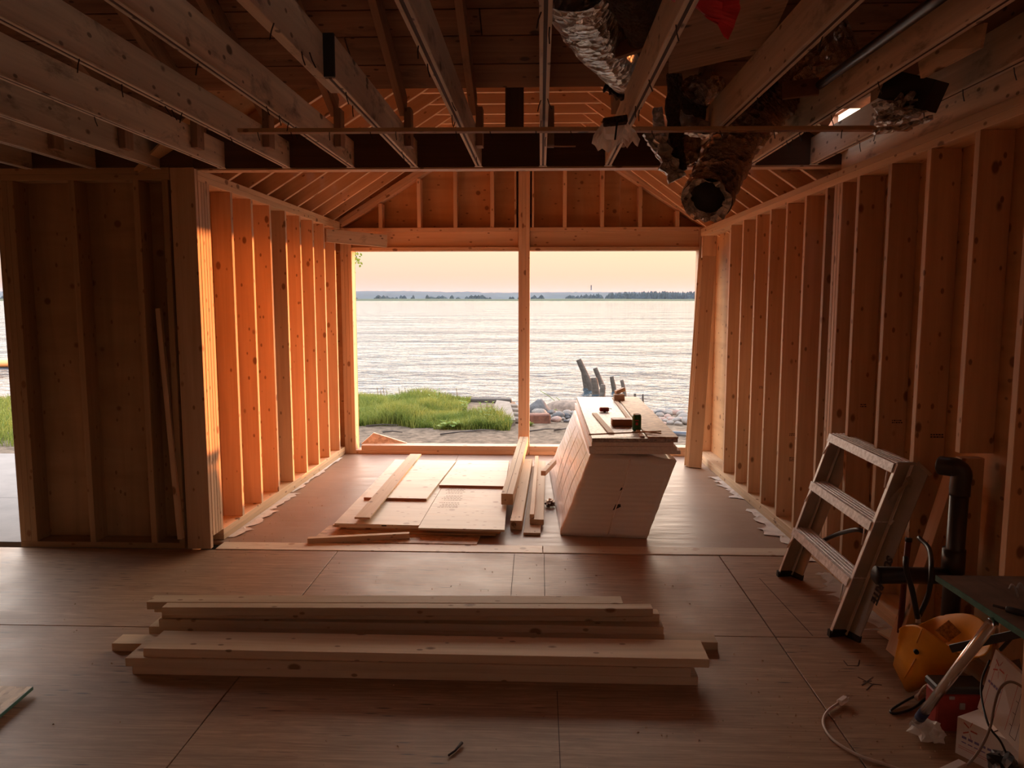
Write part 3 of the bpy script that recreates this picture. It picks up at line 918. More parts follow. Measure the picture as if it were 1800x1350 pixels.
for px, lab in ((664, 'thin dry stalks standing at the lake edge, left group'), (702, 'thin dry stalks standing at the lake edge, right group'), (803, 'single thin dry stalk near the concrete slab')):
    q = on_y(px, 703, 14.6)
    q.z = -.45
    n_ = 1 if px == 803 else 4
    stalks('dry_stalk', [[q + Vector((.06 * k, 0, 0)), q + Vector((.06 * k + .01, 0, .2)), q + Vector((.06 * k - .01, 0, .38 - .05 * (k % 2)))] for k in range(n_)], lab, dry_m)
# branch with leaves hanging into the left opening
tr = empty('tree', (-4.3, 11.2, -.3), label='leafy tree branch tip hanging at the top left of the opening', cat='tree')
tp = on_y(627, 452, 10.4)
tube('trunk', bez([(-4.3, 11.2, -.4), (-4.25, 11.2, 1.5), (-4.1, 11.1, 3.2), (-4.2, 11.1, 5)], 5), [.16 - .005 * k for k in range(16)], pile_wood, tr, 8)
tube('branch', bez([(-4.15, 11.1, 2.6), (-3.4, 10.8, 3.0), tp + Vector((-.25, .1, .35)), tp], 5), [.05 - .003 * k for k in range(16)], pile_wood, tr, 6)
ls, lf = [], []
rnd = random.Random(11)
for q in range(700):
    if q < 90: c = tp + Vector((rnd.gauss(-.12, .10), rnd.gauss(0, .1), rnd.gauss(.0, .09)))
    else: c = Vector((rnd.gauss(-4.2, .7), rnd.gauss(11, .6), rnd.gauss(4.2, .7)))
    if c.x > tp.x + .07: continue
    a = rnd.uniform(0, 6.28)
    d = Vector((math.cos(a), math.sin(a) * .4, rnd.uniform(-1, .2))).normalized() * .055
    s_ = d.cross(Vector((0, 1, .3))).normalized() * .016
    i = len(ls)
    ls += [c, c + d * .5 + s_, c + d, c + d * .5 - s_]; lf.append((i, i + 1, i + 2, i + 3))
link('leaves', mesh('leaves', ls, lf), leaf_m, tr, Matrix.Identity(4))
# rocks
def rock_mesh(seed, sx=1, sy=1, sz=.7, sub=2, amp=.28):
    bm = bmesh.new()
    bmesh.ops.create_icosphere(bm, subdivisions=sub, radius=1)
    for v in bm.verts:
        k = 1 + amp * noise.noise(v.co * 1.1 + Vector((seed * 7.3, 0, 0))) + amp * .3 * noise.noise(v.co * 3 + Vector((seed, 3, 0)))
        v.co = Vector((v.co.x * sx, v.co.y * sy, v.co.z * sz)) * k
    me = bpy.data.meshes.new('rock'); bm.to_mesh(me); bm.free()
    for p in me.polygons: p.use_smooth = True
    return me
def rock(name, p, size, seed, mat, label, rz=0, sh=(1, .8, .62), sub=3, amp=.3):
    o = link(name, rock_mesh(seed, *sh, sub, amp), mat, None, Matrix.Translation(p) @ Matrix.Rotation(rz, 4, 'Z') @ Matrix.Scale(size, 4), label=label, cat='rock')
    return o
p = G_(944, 728, -.4); rock('boulder', p + Vector((.02, .1, .05)), .30, 1, stone_dark, 'dark grey angular boulder just right of the centre post', .4, (.85, .7, .7), 3, .35)
p = G_(993, 716, -.45); rock('boulder', p + Vector((.05, .3, .08)), .52, 2, stone_brown, 'large brown-grey boulder below the old pilings', .2, (1, .7, .48))
p = G_(1035, 700, -.5); rock('boulder', p + Vector((0, .1, .0)), .36, 5, stone_pink, 'low pinkish boulder at the water behind the foam boards', .1, (1, .7, .4))
p = G_(1162, 722, -.5); rock('boulder', p + Vector((0, .1, .06)), .19, 6, stone, 'pale rounded boulder topping the stone bank on the right', .1, (1, .8, .75), 3, .12)
RM = []
for s in range(8):
    for mt in (stone, stone_pink, stone_dark):
        if mt is stone_dark and s > 1: continue
        if mt is stone_pink and s > 3: continue
        me = rock_mesh(20 + s, 1, .75 + .03 * s, .55 + .04 * (s % 4), 2, .22); me.materials.append(mt); RM.append(me)
rnd = random.Random(4)
cnt = 0
placed = []
for q in range(2600):
    if q % 3 == 0: x = rnd.uniform(-.05, .75); y = rnd.uniform(12.2, 14.6)
    else: x = rnd.uniform(1.5, 3.1); y = rnd.uniform(11.9, 15.2)
    px = 950 + x / y * F
    if px > 1232 or cnt >= 215: continue
    r = rnd.uniform(.05, .125)
    if any((x - a) ** 2 + (y - b) ** 2 < ((r + c) * .86) ** 2 for a, b, c in placed): continue
    placed.append((x, y, r))
    cnt += 1
    link('shore_stone', RM[rnd.randrange(len(RM))], None, None, Matrix.Translation((x, y, gz(x, y) + r * .35)) @ Matrix.Rotation(rnd.uniform(0, 6.28), 4, 'Z') @ Matrix.Rotation(rnd.uniform(-.3, .3), 4, 'X') @ Matrix.Scale(r, 4),
         label='rounded grey or pinkish stone of the shore bank', cat='stone', group='stones of the shore bank')
# rusty iron block, drain pipe
p = G_(948, 748, -.36)
bl = bar('rusty_block', p + Vector((-.17, .1, .06)), p + Vector((.17, .14, .06)), .2, .17, rust, label='rust-brown iron block lying before the dark boulder', cat='block', bev=.02)
a_, b_ = on_y(1166, 764, 10.9), on_y(1232, 766, 10.9)
dp = empty('drain_pipe', a_, label='black drain pipe lying outside the right opening', cat='pipe')
tube('pipe_body', [a_, a_.lerp(b_, .5), b_ + Vector((.6, 0, 0))], .058, black_plastic, dp, 14)
tube('pipe_collar', [a_ + Vector((-.02, 0, 0)), a_ + Vector((.06, 0, 0))], .066, black_plastic, dp, 14)
# shore timber and concrete slab
st = bar('shore_timber', (-4.6, 14.75, -.34), (-.55, 14.72, -.36), .22, .14, pile_wood, label='long weathered timber edging the lake behind the grass', cat='timber', bev=.02)
bar('shore_timber', (-3.5, 14.42, -.52), (-.75, 14.35, -.54), .16, .16, pile_wood, label='dark sunken timber in front of the shore edging', cat='timber', bev=.02)
cs_ = empty('concrete_slab', (-.55, 13.3, -.35), label='cracked concrete slab running towards the lake left of the post', cat='slab')
q = [on_z(859, 738, -.24), on_z(906, 738, -.24), on_z(896, 706, -.24), on_z(873, 703, -.24)]
slab('slab_body', q, (0, 0, -.1), concrete, cs_)
for k in range(4):
    c = q[1].lerp(q[2], .15 + .24 * k)
    bar('broken_lug', c + Vector((-.02, 0, -.05)), c + Vector((.13, .02, -.06)), .13, .09, concrete, cs_, bev=.02)
# twigs on the earth
for px, py, l, a, lab in ((672, 751, .5, .1, 'dry stick lying along the front edge of the grass, left'), (810, 765, .6, .3, 'longest dry stick on the bare earth below the leaf clump'), (845, 759, .45, .25, 'dry stick on the earth before the weed by the slab'),
                          (690, 764, .3, -.15, 'small dry twig on the earth above the left sill'), (958, 760, .5, .35, 'dry stick on the earth below the rusty block'), (1000, 757, .5, .45, 'slanting dry stick beside the wrapped insulation bundle')):
    p = G_(px, py, -.33) + Vector((0, 0, .02))
    d = Vector((math.cos(a), math.sin(a), .02)) * l / 2
    tube('dry_twig', [p - d, p + Vector((0, .02, .012)), p + d], [.012, .010, .006], pile_wood, None, 5, label=lab, cat='twig', group='twigs on the earth')
# old pilings in the water
def piling(base_px, top_px, w, label, y=19.6):
    b0 = on_z(*base_px, WZ)
    y = b0.y
    t0 = on_y(*top_px, y)
    r = w / 2 / F * y
    d = (t0 - b0)
    path = [b0 - d * .5, b0, b0 + d * .35 + Vector((r * .1, 0, 0)), b0 + d * .75, t0]
    vs, fs = tube_data(path, [r * 1.05, r * 1.05, r, r * .95, r * .85], 10, True, .22, int(base_px[0]))
    return link('old_piling', mesh('old_piling', vs, fs, False), pile_wood, None, Matrix.Identity(4), label=label, cat='piling', group='old pilings in the lake')
piling((1040, 686), (1017, 632), 11, 'tallest weathered piling leaning left in the lake')
piling((1031, 682), (1026, 655), 11, 'short piling standing before the tallest leaning one')
piling((1060, 683), (1046, 647), 9, 'leaning piling second from the tallest')
piling((1047, 693), (1044, 664), 13, 'thick short piling in the middle of the cluster')
piling((1058, 697), (1060, 676), 10, 'stubby piling nearest the shore at the right of the cluster')
piling((1080, 688), (1075, 662), 8, 'lone piling right of the cluster')
piling((1099, 700), (1093, 668), 7, 'slim piling behind the wood blocks on the foam boards')
piling((1117, 709), (1116, 692), 5, 'small low piling stub, second from the right')
piling((1130, 713), (1130, 693), 3.5, 'thinnest piling stub at the far right')
# left door: paved slab, boat
pv = empty('patio', (-5.2, 6.4, -.05), kind='structure')
for a, b_ in ((4.965, 6.1), (6.105, 7.9)):
    block('paving_slab', (-9.0, a, -.1), (-2.35, b_, -.02), patio_c, pv)
kp = on_z(-6, 645, WZ)
vs, fs = [], []
for i in range(9):
    t = i / 8 * 2 - 1
    w = .32 * (1 - t * t) ** .6 + .01
    for k in range(8):
        a = math.pi * 2 * k / 8
        vs.append((kp.x + t * 2.0, kp.y + math.cos(a) * w, WZ + .14 + math.sin(a) * .17 * (.4 + .6 * (1 - t * t)) + .1 * t * t))
for i in range(8):
    for k in range(8): fs.append((i * 8 + k, i * 8 + (k + 1) % 8, (i + 1) * 8 + (k + 1) % 8, (i + 1) * 8 + k))
link('small_boat', mesh('small_boat', vs, fs, True), plain('orange_hull', (.75, .28, .10), .5), None, Matrix.Identity(4), label='orange-brown boat hull on the lake at the left picture edge', cat='boat')

# ================================================================== LUMBER AND PANELS
def board(name, fl, fr, w, z0, t, mat, label, cat='board', group=None, back=(0, 1, 0), tilt=0):
    """board lying: front-left, front-right (x,y), bottom z0, thickness t, width w away from the viewer"""
    a, b = Vector((*fl, z0 + t / 2)), Vector((*fr, z0 + t / 2 + tilt))
    d = (b - a).normalized()
    n = Vector((-d.y, d.x, 0)).normalized()
    return bar(name, a + n * w / 2, b + n * w / 2, w, t, mat, None, label=label, cat=cat, group=group)
T = .038
g = 'planks of the stack in the foreground'
board('plank', (-1.774, 3.131), (.674, 3.122), .184, 0, T, pale_wood, 'bottom plank at the front of the foreground stack', 'plank', g)
board('plank', (-1.80, 3.124), (.643, 3.120), .184, T, T, pale_wood, 'middle plank of the three at the front of the foreground stack', 'plank', g)
board('plank', (-1.726, 3.139), (.72, 3.128), .184, 2 * T, T, pale_wood, 'top front plank with scuffed wide face, foreground stack', 'plank', g)
board('plank', (-1.985, 3.343), (.62, 3.37), .10, 0, T, pale_wood, 'low plank jutting out furthest left under the foreground stack', 'plank', g)
board('plank', (-1.60, 3.452), (.834, 3.457), .10, 0, T, pale_wood, 'low plank jutting out furthest right under the foreground stack', 'plank', g)
board('plank', (-1.86, 3.445), (.583, 3.452), .14, T + .0005, T, pale_wood, 'plank beneath the recessed step of the foreground stack', 'plank', g)
board('plank', (-1.808, 3.440), (.578, 3.442), .14, 2 * T + .001, T, pale_wood, 'recessed shaded plank halfway up the rear of the foreground stack', 'plank', g)
board('plank', (-1.87, 3.52), (.53, 3.55), .06, 3 * T + .001, T, pale_wood, 'narrow plank in the rear, mostly hidden below the topmost ones', 'plank', g)
board('plank', (-1.80, 3.455), (.567, 3.50), .062, 3 * T + .001, T, pale_wood, 'plank under the topmost one, right end sticking out', 'plank', g)
board('plank', (-1.874, 3.462), (.40, 3.53), .09, 4 * T + .0015, T * .98, pale_wood, 'topmost rear plank with its left end sticking out', 'plank', g)
board('plank', (-1.770, 3.40), (.531, 3.468), .058, 4 * T + .0015, T, pale_wood, 'topmost front plank of the foreground stack', 'plank', g)

# plywood pile in the addition
def sheet(name, quad, z, t, mat, label, edge=None, cat='plywood', group=None):
    q = [Vector((*p, z)) for p in quad]
    o = slab(name, q, (0, 0, t), mat, None, label=label, cat=cat, group=group)
    return o
GP = 'sheets of the plywood pile'
sheet('osb_offcut', [on_z(545, 953).xy, on_z(838, 959).xy, on_z(850, 930).xy, on_z(580, 925).xy], .0, .009, osb, 'osb offcut on the floor under the front of the plywood pile', cat='osb panel')
sheet('plywood_sheet', [(-1.40, 5.16), (-.30, 5.12), (-.28, 7.20), (-1.42, 7.24)], .0095, .014, ply, 'bottom sheet of the plywood pile', group=GP)
sheet('plywood_sheet', [(-1.36, 5.20), (-.27, 5.13), (-.27, 7.20), (-1.42, 7.26)], .024, .014, ply, 'second sheet up in the plywood pile', group=GP)
sheet('plywood_sheet', [(-1.45, 5.19), (-.32, 5.16), (-.30, 7.22), (-1.42, 7.28)], .0385, .014, pale_ply, 'third sheet up in the plywood pile', group=GP)
sheet('plywood_sheet', [(-1.435, 5.19), (-.835, 5.16), (-.80, 7.25), (-1.41, 7.30)], .053, .014, pale_ply, 'left upper sheet of the plywood pile with squared black edge marks', group=GP)
sheet('plywood_sheet', [(-.832, 5.10), (-.238, 5.08), (-.285, 7.26), (-.797, 7.25)], .053, .014, pale_ply, 'right upper sheet of the plywood pile with stamped lettering', group=GP)
sheet('plywood_piece', [(-1.372, 5.82), (-.877, 5.80), (-.80, 7.20), (-1.395, 7.24)], .0675, .020, pale_ply, 'smaller plywood piece on the left of the pile, under the strip')
sheet('plywood_piece', [(-.838, 6.24), (-.286, 6.22), (-.293, 7.23), (-.785, 7.23)], .0675, .020, pale_ply, 'smaller plywood piece at the back right of the pile')
bar('wood_strip', (-1.245, 5.22, .096), (-1.228, 7.44, .096), .112, .014, pale_wood, None, label='long pale strip of wood laid along the plywood pile', cat='board')
for lab_, (x0, y0, x1, y1) in (('smaller plywood piece on the left', (-1.372, 5.82, -.877, 5.80)), ('smaller plywood piece at the back', (-.838, 6.24, -.286, 6.22))):
    par = [o for o in COL.objects if o.get('label', '').startswith(lab_)][0]
    bar('cut_edge', (x0, y0 - .0012, .0775), (x1, y1 - .0012, .0775), .002, .019, red_edge, par, bev=0)
# dark squared marks along the front edges, dashes of print on the sheets
def marks(name, pts, size, mat, parent, nz=(0, 0, 1)):
    vs, fs = [], []
    for p, (sx, sy) in zip(pts, size):
        i = len(vs)
        x, y, z = p
        if nz[2]: vs += [(x, y, z), (x + sx, y, z), (x + sx, y + sy, z), (x, y + sy, z)]
        else: vs += [(x, y, z), (x + sx, y, z), (x + sx, y, z + sy), (x, y, z + sy)]
        fs.append((i, i + 1, i + 2, i + 3))
    return link(name, mesh(name, vs, fs), mat, parent, Matrix.Identity(4))
shl = [o for o in COL.objects if o.get('label', '').startswith('left upper sheet')][0]
shr = [o for o in COL.objects if o.get('label', '').startswith('right upper sheet')][0]
marks('edge_mark', [(-1.10 + .075 * k, 5.171 - .0016 * k, .0555 if k % 2 else .054) for k in range(4)], [(.035, .009)] * 4, ink_black, shl, (0, 1, 0))
rnd = random.Random(2)
pts, szs = [], []
for r_ in range(15):
    x = -.77 + .012 * (r_ % 3)
    y = 5.62 + r_ * .042
    if r_ in (4, 9): continue
    while x < -.62:
        l = rnd.uniform(.008, .022)
        pts.append((x, y, .0674)); szs.append((l, .018)); x += l + .006
marks('stamped_lettering', pts, szs, plain('faded_print', (.42, .32, .22), .7), shr)['kind'] = 'stuff'
bar('short_stud', on_z(541, 950, .019), on_z(720, 941, .028) , .042, .038, pale_wood, None, label='short pale stud lying in front of the plywood pile', cat='board')
# timbers right of the pile
t1 = bar('built_up_post', (-.245, 5.66, .125), (-.165, 7.86, .165), .09, .085, pale_wood, None, label='built-up post resting on a beam end, tip against the sill', cat='timber')
bar('ply_joint', (-.248, 5.66, .168), (-.168, 7.86, .208), .003, .002, chalk, t1)
bar('timber', (-.165, 5.29, .035), (-.115, 7.40, .035), .085, .068, pale_wood, None, label='timber with a black tick mark on its end beside the plywood pile', cat='timber')
tm = [o for o in COL.objects if o.get('label', '').startswith('timber with a black')][0]
marks('tick_mark', [(-.185, 5.288, .022), (-.170, 5.288, .030)], [(.016, .004), (.004, .02)], ink_black, tm, (0, 1, 0))
bar('plank', (-.052, 5.17, .01), (-.012, 7.30, .01), .118, .019, pale_wood, None, label='wide plank flat on the floor beside the insulation bundle', cat='plank')
bar('plank', (-.020, 5.36, .040), (.005, 7.35, .040), .10, .038, pale_wood, None, label='plank lying on the wide flat plank by the insulation', cat='plank')
bar('wood_batten', (-.055, 5.38, .075), (-.030, 7.45, .075), .032, .032, pale_wood, None, label='narrow batten on top of the two planks by the insulation', cat='batten')
bar('wood_block', on_z(955, 832, .22), on_z(974, 812, .22), .04, .04, new_wood, None, label='short wood block jutting from the side of the insulation bundle', cat='block')
# crumpled paper beside the bundle
def crumple(name, c, size, mat, seed, label, cat, sub=3, amp=.7, parent=None, flat=1.0):
    bm = bmesh.new()
    bmesh.ops.create_icosphere(bm, subdivisions=sub, radius=1)
    for v in bm.verts:
        k = 1 + amp * noise.noise(v.co * 1.6 + Vector((seed * 5.1, 0, 0))) + amp * .5 * noise.noise(v.co * 4.5 + Vector((seed, 3, 0)))
        v.co = Vector((v.co.x * size[0], v.co.y * size[1], v.co.z * size[2])) * k
    me = bpy.data.meshes.new(name); bm.to_mesh(me); bm.free()
    return link(name, me, mat, parent, Matrix.Translation(c), label=label, cat=cat) if label else link(name, me, mat, parent, Matrix.Translation(c))
crumple('crumpled_wrapper', on_z(967, 884, .03), (.035, .05, .03), foil_brown, 3, 'crumpled brown wrapper between the planks and the insulation bundle', 'wrapper')

# ---- insulation bundle
ib = empty('insulation_bundle', (.44, 6.2, 0), label='leaning bundle of foam boards wrapped in white plastic', cat='insulation')
NB = [Vector((.145, 5.19, 0)), Vector((.733, 5.13, 0)), Vector((.924, 5.16, .530)), Vector((.350, 5.16, .578))]
FB = [Vector((.085, 7.25, 0)), Vector((.70, 7.25, 0)), Vector((.92, 7.30, .545)), Vector((.335, 7.30, .575))]
vs, fs = [], []
nu, nv, nw = 14, 16, 26
idx = {}
def pv_(u, v, w):
    k = (u, v, w)
    if k in idx: return idx[k]
    a, b_, c = u / nu, v / nv, w / nw
    n_ = (NB[0] * (1 - a) + NB[1] * a) * (1 - b_) + (NB[3] * (1 - a) + NB[2] * a) * b_
    f_ = (FB[0] * (1 - a) + FB[1] * a) * (1 - b_) + (FB[3] * (1 - a) + FB[2] * a) * b_
    p = n_ * (1 - c) + f_ * c
    s = .010 * noise.noise(Vector((p.x * 9, p.y * 3 + p.z * 5, p.z * 12))) + .006 * noise.noise(Vector((p.x * 25, p.y * 10, p.z * 30)))
    if v > 0:
        p = p + Vector((s * 1.2, s * .8, s))
        if v == nv: p.z += .012 * noise.noise(Vector((p.x * 6, p.y * 4, 9)))
    vs.append(p); idx[k] = len(vs) - 1
    return idx[k]
for u in range(nu):
    for v in range(nv):
        fs.append((pv_(u, v, 0), pv_(u + 1, v, 0), pv_(u + 1, v + 1, 0), pv_(u, v + 1, 0)))
        fs.append((pv_(u, v, nw), pv_(u, v + 1, nw), pv_(u + 1, v + 1, nw), pv_(u + 1, v, nw)))
for w in range(nw):
    for v in range(nv):
        fs.append((pv_(0, v, w), pv_(0, v + 1, w), pv_(0, v + 1, w + 1), pv_(0, v, w + 1)))
        fs.append((pv_(nu, v, w), pv_(nu, v, w + 1), pv_(nu, v + 1, w + 1), pv_(nu, v + 1, w)))
    for u in range(nu):
        fs.append((pv_(u, nv, w), pv_(u + 1, nv, w), pv_(u + 1, nv, w + 1), pv_(u, nv, w + 1)))
        fs.append((pv_(u, 0, w), pv_(u, 0, w + 1), pv_(u + 1, 0, w + 1), pv_(u + 1, 0, w)))
link('plastic_wrap', mesh('plastic_wrap', vs, fs, True), wrap, ib, Matrix.Identity(4))
tp_, bt_ = NB[3].lerp(NB[2], .46), NB[0].lerp(NB[1], .55)
tube('seam', [tp_ + Vector((0, -.012, 0)), tp_.lerp(bt_, .35) + Vector((.01, -.014, 0)), tp_.lerp(bt_, .68) + Vector((-.006, -.014, 0)), bt_ + Vector((0, -.012, .01))], .005, white_card, ib, 6)
for t_, s_ in ((.38, .015), (.60, .028)):
    c = tp_.lerp(bt_, t_) + Vector((0, -.011, 0))
    link('tear', mesh('tear', [c + Vector((-s_, -.004, -s_ * 1.1)), c + Vector((s_, -.004, -s_ * .2)), c + Vector((s_ * .9, -.004, s_ * .5)), c + Vector((-s_ * .3, -.004, s_ * .4))], [(0, 1, 2, 3)]), black_rubber, ib, Matrix.Identity(4))
for a, b_ in ((.12, .2), (.3, .52), (.55, .68), (.72, .93)):      # long creases of the wrap down the left side
    f0 = FB[0] * 0
    p0 = (NB[3] * (1 - a) + FB[3] * a); p1 = (NB[0] * (1 - b_ * .6) + FB[0] * b_ * .6)
    tube('wrap_crease', bez([p0 + Vector((-.012, 0, -.03)), p0.lerp(p1, .5) + Vector((-.014, 0, .02)), p0.lerp(p1, .85) + Vector((-.008, 0, 0))], 4), [.001, .002, .003, .0035, .0035, .0035, .003, .002, .001], sheet_white, ib, 5)
# loose foam boards on top
FX0, FX1 = .345, .935
zz_ = .582
for k, (dx0, dx1, yn) in enumerate(((-.010, .018, 5.155), (-.012, -.008, 5.15), (.006, -.028, 5.165), (.010, .000, 5.17))):
    t_ = .0255
    bm_ = block('foam_board', (FX0 + dx0, yn, zz_ + k * .0262), (FX1 + dx1, yn + 2.16 + .02 * k, zz_ + k * .0262 + t_), foam if k < 3 else foil_top, None, 'Y',
          label=('lowest loose foam board on the wrapped bundle', 'second loose foam board above the wrapped bundle', 'third loose foam board above the wrapped bundle', 'topmost foam board with silvery speckled face')[k], cat='foam board', group='loose foam boards on the bundle')
TOPZ = zz_ + 4 * .0262
def ont(px, py, dz=0.0): return on_z(px, py, TOPZ + dz)
pn, pf = ont(1168, 770), ont(1100, 702)
slab('osb_strip', [Vector((.735, 5.18, TOPZ)), Vector((.938, 5.17, TOPZ)), Vector((.935, 7.32, TOPZ)), Vector((.735, 7.34, TOPZ))], (0, 0, .011), osb, None, label='osb strip along the right edge of the foam boards', cat='osb panel')
bar('wood_strip', (.700, 5.20, TOPZ + .006), (.700, 7.3, TOPZ + .006), .03, .010, new_wood, None, label='thin strip of wood beside the osb strip on the foam', cat='board')
a_, b_ = ont(1075, 763), ont(1045, 728)
bar('wood_lath', a_ + Vector((0, 0, .006)), b_ + Vector((0, 0, .006)), .042, .010, pale_wood, None, label='flat pale lath lying on the silvery foam board', cat='lath')
for i, (p0, p1, lab) in enumerate((((1035, 764), (1162, 758), 'thin pale stick laid across the front of the foam boards'), ((1130, 758), (1162, 762), 'shorter thin stick crossing near the green can'))):
    tube('thin_stick', [ont(*p0, .019 + .004 * i), ont(*p1, .019 + .004 * i)], .005, pale_wood, None, 6, label=lab, cat='stick')
# small block with white top, tape measure, can, wood blocks
c = ont(1093, 749)
tb = bar('tape_box', c + Vector((-.075, .03, .025)), c + Vector((.075, .03, .025)), .10, .048, red_edge, None, label='low brown box with a pale top beside the green can', cat='box', bev=.004)
bar('box_top', c + Vector((-.072, .03, .051)), c + Vector((.072, .03, .051)), .094, .003, white_card, tb)
c = ont(1062, 724)
rt = empty('chalk_reel', c, label='small dark red chalk reel on the foam board', cat='tool')
bar('reel_case', c + Vector((-.04, 0, .022)), c + Vector((.04, 0, .022)), .05, .036, red_steel, rt, bev=.008)
bar('reel_tip', c + Vector((-.01, -.03, .012)), c + Vector((.012, -.03, .012)), .02, .022, dark_red, rt, bev=.004)
bar('reel_crank', c + Vector((.04, 0, .03)), c + Vector((.062, 0, .026)), .012, .006, alu, rt)
c = ont(1119, 757)
cn = empty('drink_can', c, label='green drink can standing on the foam boards', cat='can')
R_ = .0325
def lathe(name, prof, c, mat, parent, seg=24):
    vs, fs = [], []
    for r, z in prof:
        for k in range(seg):
            a = 2 * math.pi * k / seg
            vs.append(c + Vector((r * math.cos(a), r * math.sin(a), z)))
    n_ = len(prof)
    for i in range(n_ - 1):
        for k in range(seg):
            fs.append((i * seg + k, i * seg + (k + 1) % seg, (i + 1) * seg + (k + 1) % seg, (i + 1) * seg + k))
    fs.append(tuple(range(seg))[::-1]); fs.append(tuple(range((n_ - 1) * seg, n_ * seg)))
    return link(name, mesh(name, vs, fs, True), mat, parent, Matrix.Identity(4))
lathe('can_body', [(.025, 0), (R_, .008), (R_, .105), (.027, .117)], c, can_green, cn)
lathe('can_lid', [(.027, .117), (.0275, .121), (.025, .121), (.0245, .1175)], c, alu, cn)
marks('can_emblem', [(c.x - .012, c.y - R_ - .0008, c.z + .045), (c.x - .016, c.y - R_ - .0004, c.z + .075)], [(.018, .02), (.026, .008)], plain('red_emblem', (.5, .06, .05), .4), cn, (0, 1, 0))
c = ont(1088, 705)
bar('wood_block', c + Vector((-.048, 0, .033)), c + Vector((.048, 0, .033)), .09, .062, old_wood, None, label='brown wood block at the far end of the foam boards', cat='block')
bar('wood_block', c + Vector((-.03, .03, .075)), c + Vector((.055, .07, .105)), .05, .035, new_wood, None, label='orange wood offcut tilted on the brown block', cat='block', bev=.006)

# ---- boards leaning in the right far corner, stick in the return wall, scrap on the sill
lean_b, lean_t = Vector((1.478, 7.45, .004)), Vector((1.590, 7.58, 2.02))
for k, lab in enumerate(('leftmost of the three boards leaning in the far right corner', 'middle of the three boards leaning in the far right corner', 'wide-faced rightmost board leaning in the far right corner')):
    off = Vector((.0, -.0385 * (2 - k), 0))
    dz = (0, -.03, .015)[k]
    bar('leaning_board', lean_b + Vector((.012 * k, -.039 * k, 0)), lean_t + Vector((.012 * k, -.039 * k, dz)), .125, .037, new_wood if k == 2 else pale_wood, None, up=(.25, 1, 0), label=lab, cat='board', group='boards leaning in the far right corner')
bar('leaning_stick', on_y(318, 947, 4.785), on_y(279, 542, 4.84), .032, .034, new_wood, None, label='thin stud leaning inside the dark framed wall', cat='stick', up=(0, 1, 0))
sc_ = [Vector((-1.90, 7.99, .093)), Vector((-1.42, 8.05, .093)), Vector((-1.78, 8.06, .20))]
vs = sc_ + [p + Vector((.0, .02, .004)) for p in sc_]
link('plywood_scrap', mesh('plywood_scrap', vs, [(0, 1, 2), (5, 4, 3), (0, 3, 4, 1), (1, 4, 5, 2), (2, 5, 3, 0)]), osb, None, Matrix.Identity(4), label='triangular scrap of osb standing on the left sill', cat='scrap')
# ragged house-wrap edges along the bottom plates
def ragged(name, p0, p1, w, seed, label, side=1, mat=housewrap, n=26):
    rnd = random.Random(seed)
    p0, p1 = Vector(p0), Vector(p1)
    d = (p1 - p0).normalized(); nrm_ = Vector((d.y, -d.x, 0)) * side
    vs, fs = [], []
    for i in range(n + 1):
        b = p0.lerp(p1, i / n)
        wi = w * (.35 + .65 * abs(noise.noise(Vector((i * .4, seed, 0)))) * 1.6 + rnd.uniform(-.1, .1))
        for j, f_ in enumerate((0, .4, .75, 1)):
            vs.append(b + nrm_ * wi * f_ + d * rnd.uniform(-.01, .01) * (j > 0) + Vector((0, 0, .003 + (.012 * abs(noise.noise(Vector((i * .7, j, seed)))) if j else 0))))
    for i in range(n):
        for j in range(3):
            a = i * 4 + j
            fs.append((a, a + 4, a + 5, a + 1))
    return link(name, mesh(name, vs, fs), mat, None, Matrix.Identity(4), label=label, cat='house wrap')
ragged('house_wrap_edge', (lx(5.05) + .002, 5.05, 0), (lx(6.25), 6.25, 0), .15, 3, 'torn white house wrap along the foot of the left wall', 1)
ragged('house_wrap_edge', (lx(6.3), 6.3, 0), (lx(7.7), 7.7, 0), .07, 4, 'narrow white wrap edge at the far end of the left wall', 1)
ragged('house_wrap_edge', (rx(7.0) - .002, 7.0, 0), (rx(6.2), 6.2, 0), .12, 5, 'white wrap flap at the foot of the right wall, far end', 1)
ragged('house_wrap_edge', (rx(5.9) - .002, 5.9, 0), (rx(4.7), 4.7, 0), .16, 6, 'crumpled white wrap along the right wall foot before the ladder', 1)
ragged('house_wrap_edge', (rx(4.5) - .002, 4.5, 0), (rx(3.7), 3.7, 0), .2, 8, 'grubby torn wrap behind the ladder at the wall foot', 1, sheet_white)
# wood chips and sawdust crumbs
rnd = random.Random(13)
vs, fs = [], []
for q in range(420):
    if q < 160: x, y = rnd.uniform(-2.6, 1.5), rnd.uniform(2.5, 4.7)
    elif q < 300: x, y = rnd.gauss(1.2, .25), rnd.gauss(2.75, .25)
    else: x, y = rnd.gauss(-1.9, .2), rnd.gauss(5.3, .5)
    s_ = rnd.uniform(.002, .007); a = rnd.uniform(0, 6.28)
    i = len(vs)
    for k in range(4):
        b_ = a + k * 1.57
        vs.append((x + math.cos(b_) * s_ * (1 if k % 2 else .4), y + math.sin(b_) * s_ * (1 if k % 2 else .4), .0055))
    vs.append((x, y, .010))
    fs += [(i, i + 1, i + 4), (i + 1, i + 2, i + 4), (i + 2, i + 3, i + 4), (i + 3, i, i + 4)]
link('sawdust_crumbs', mesh('sawdust_crumbs', vs, fs), pale_wood, None, Matrix.Translation((0, 0, -.0045)), label='scattered pale sawdust crumbs and chips on the floor', cat='sawdust', kind='stuff')
p = on_z(800, 1322)
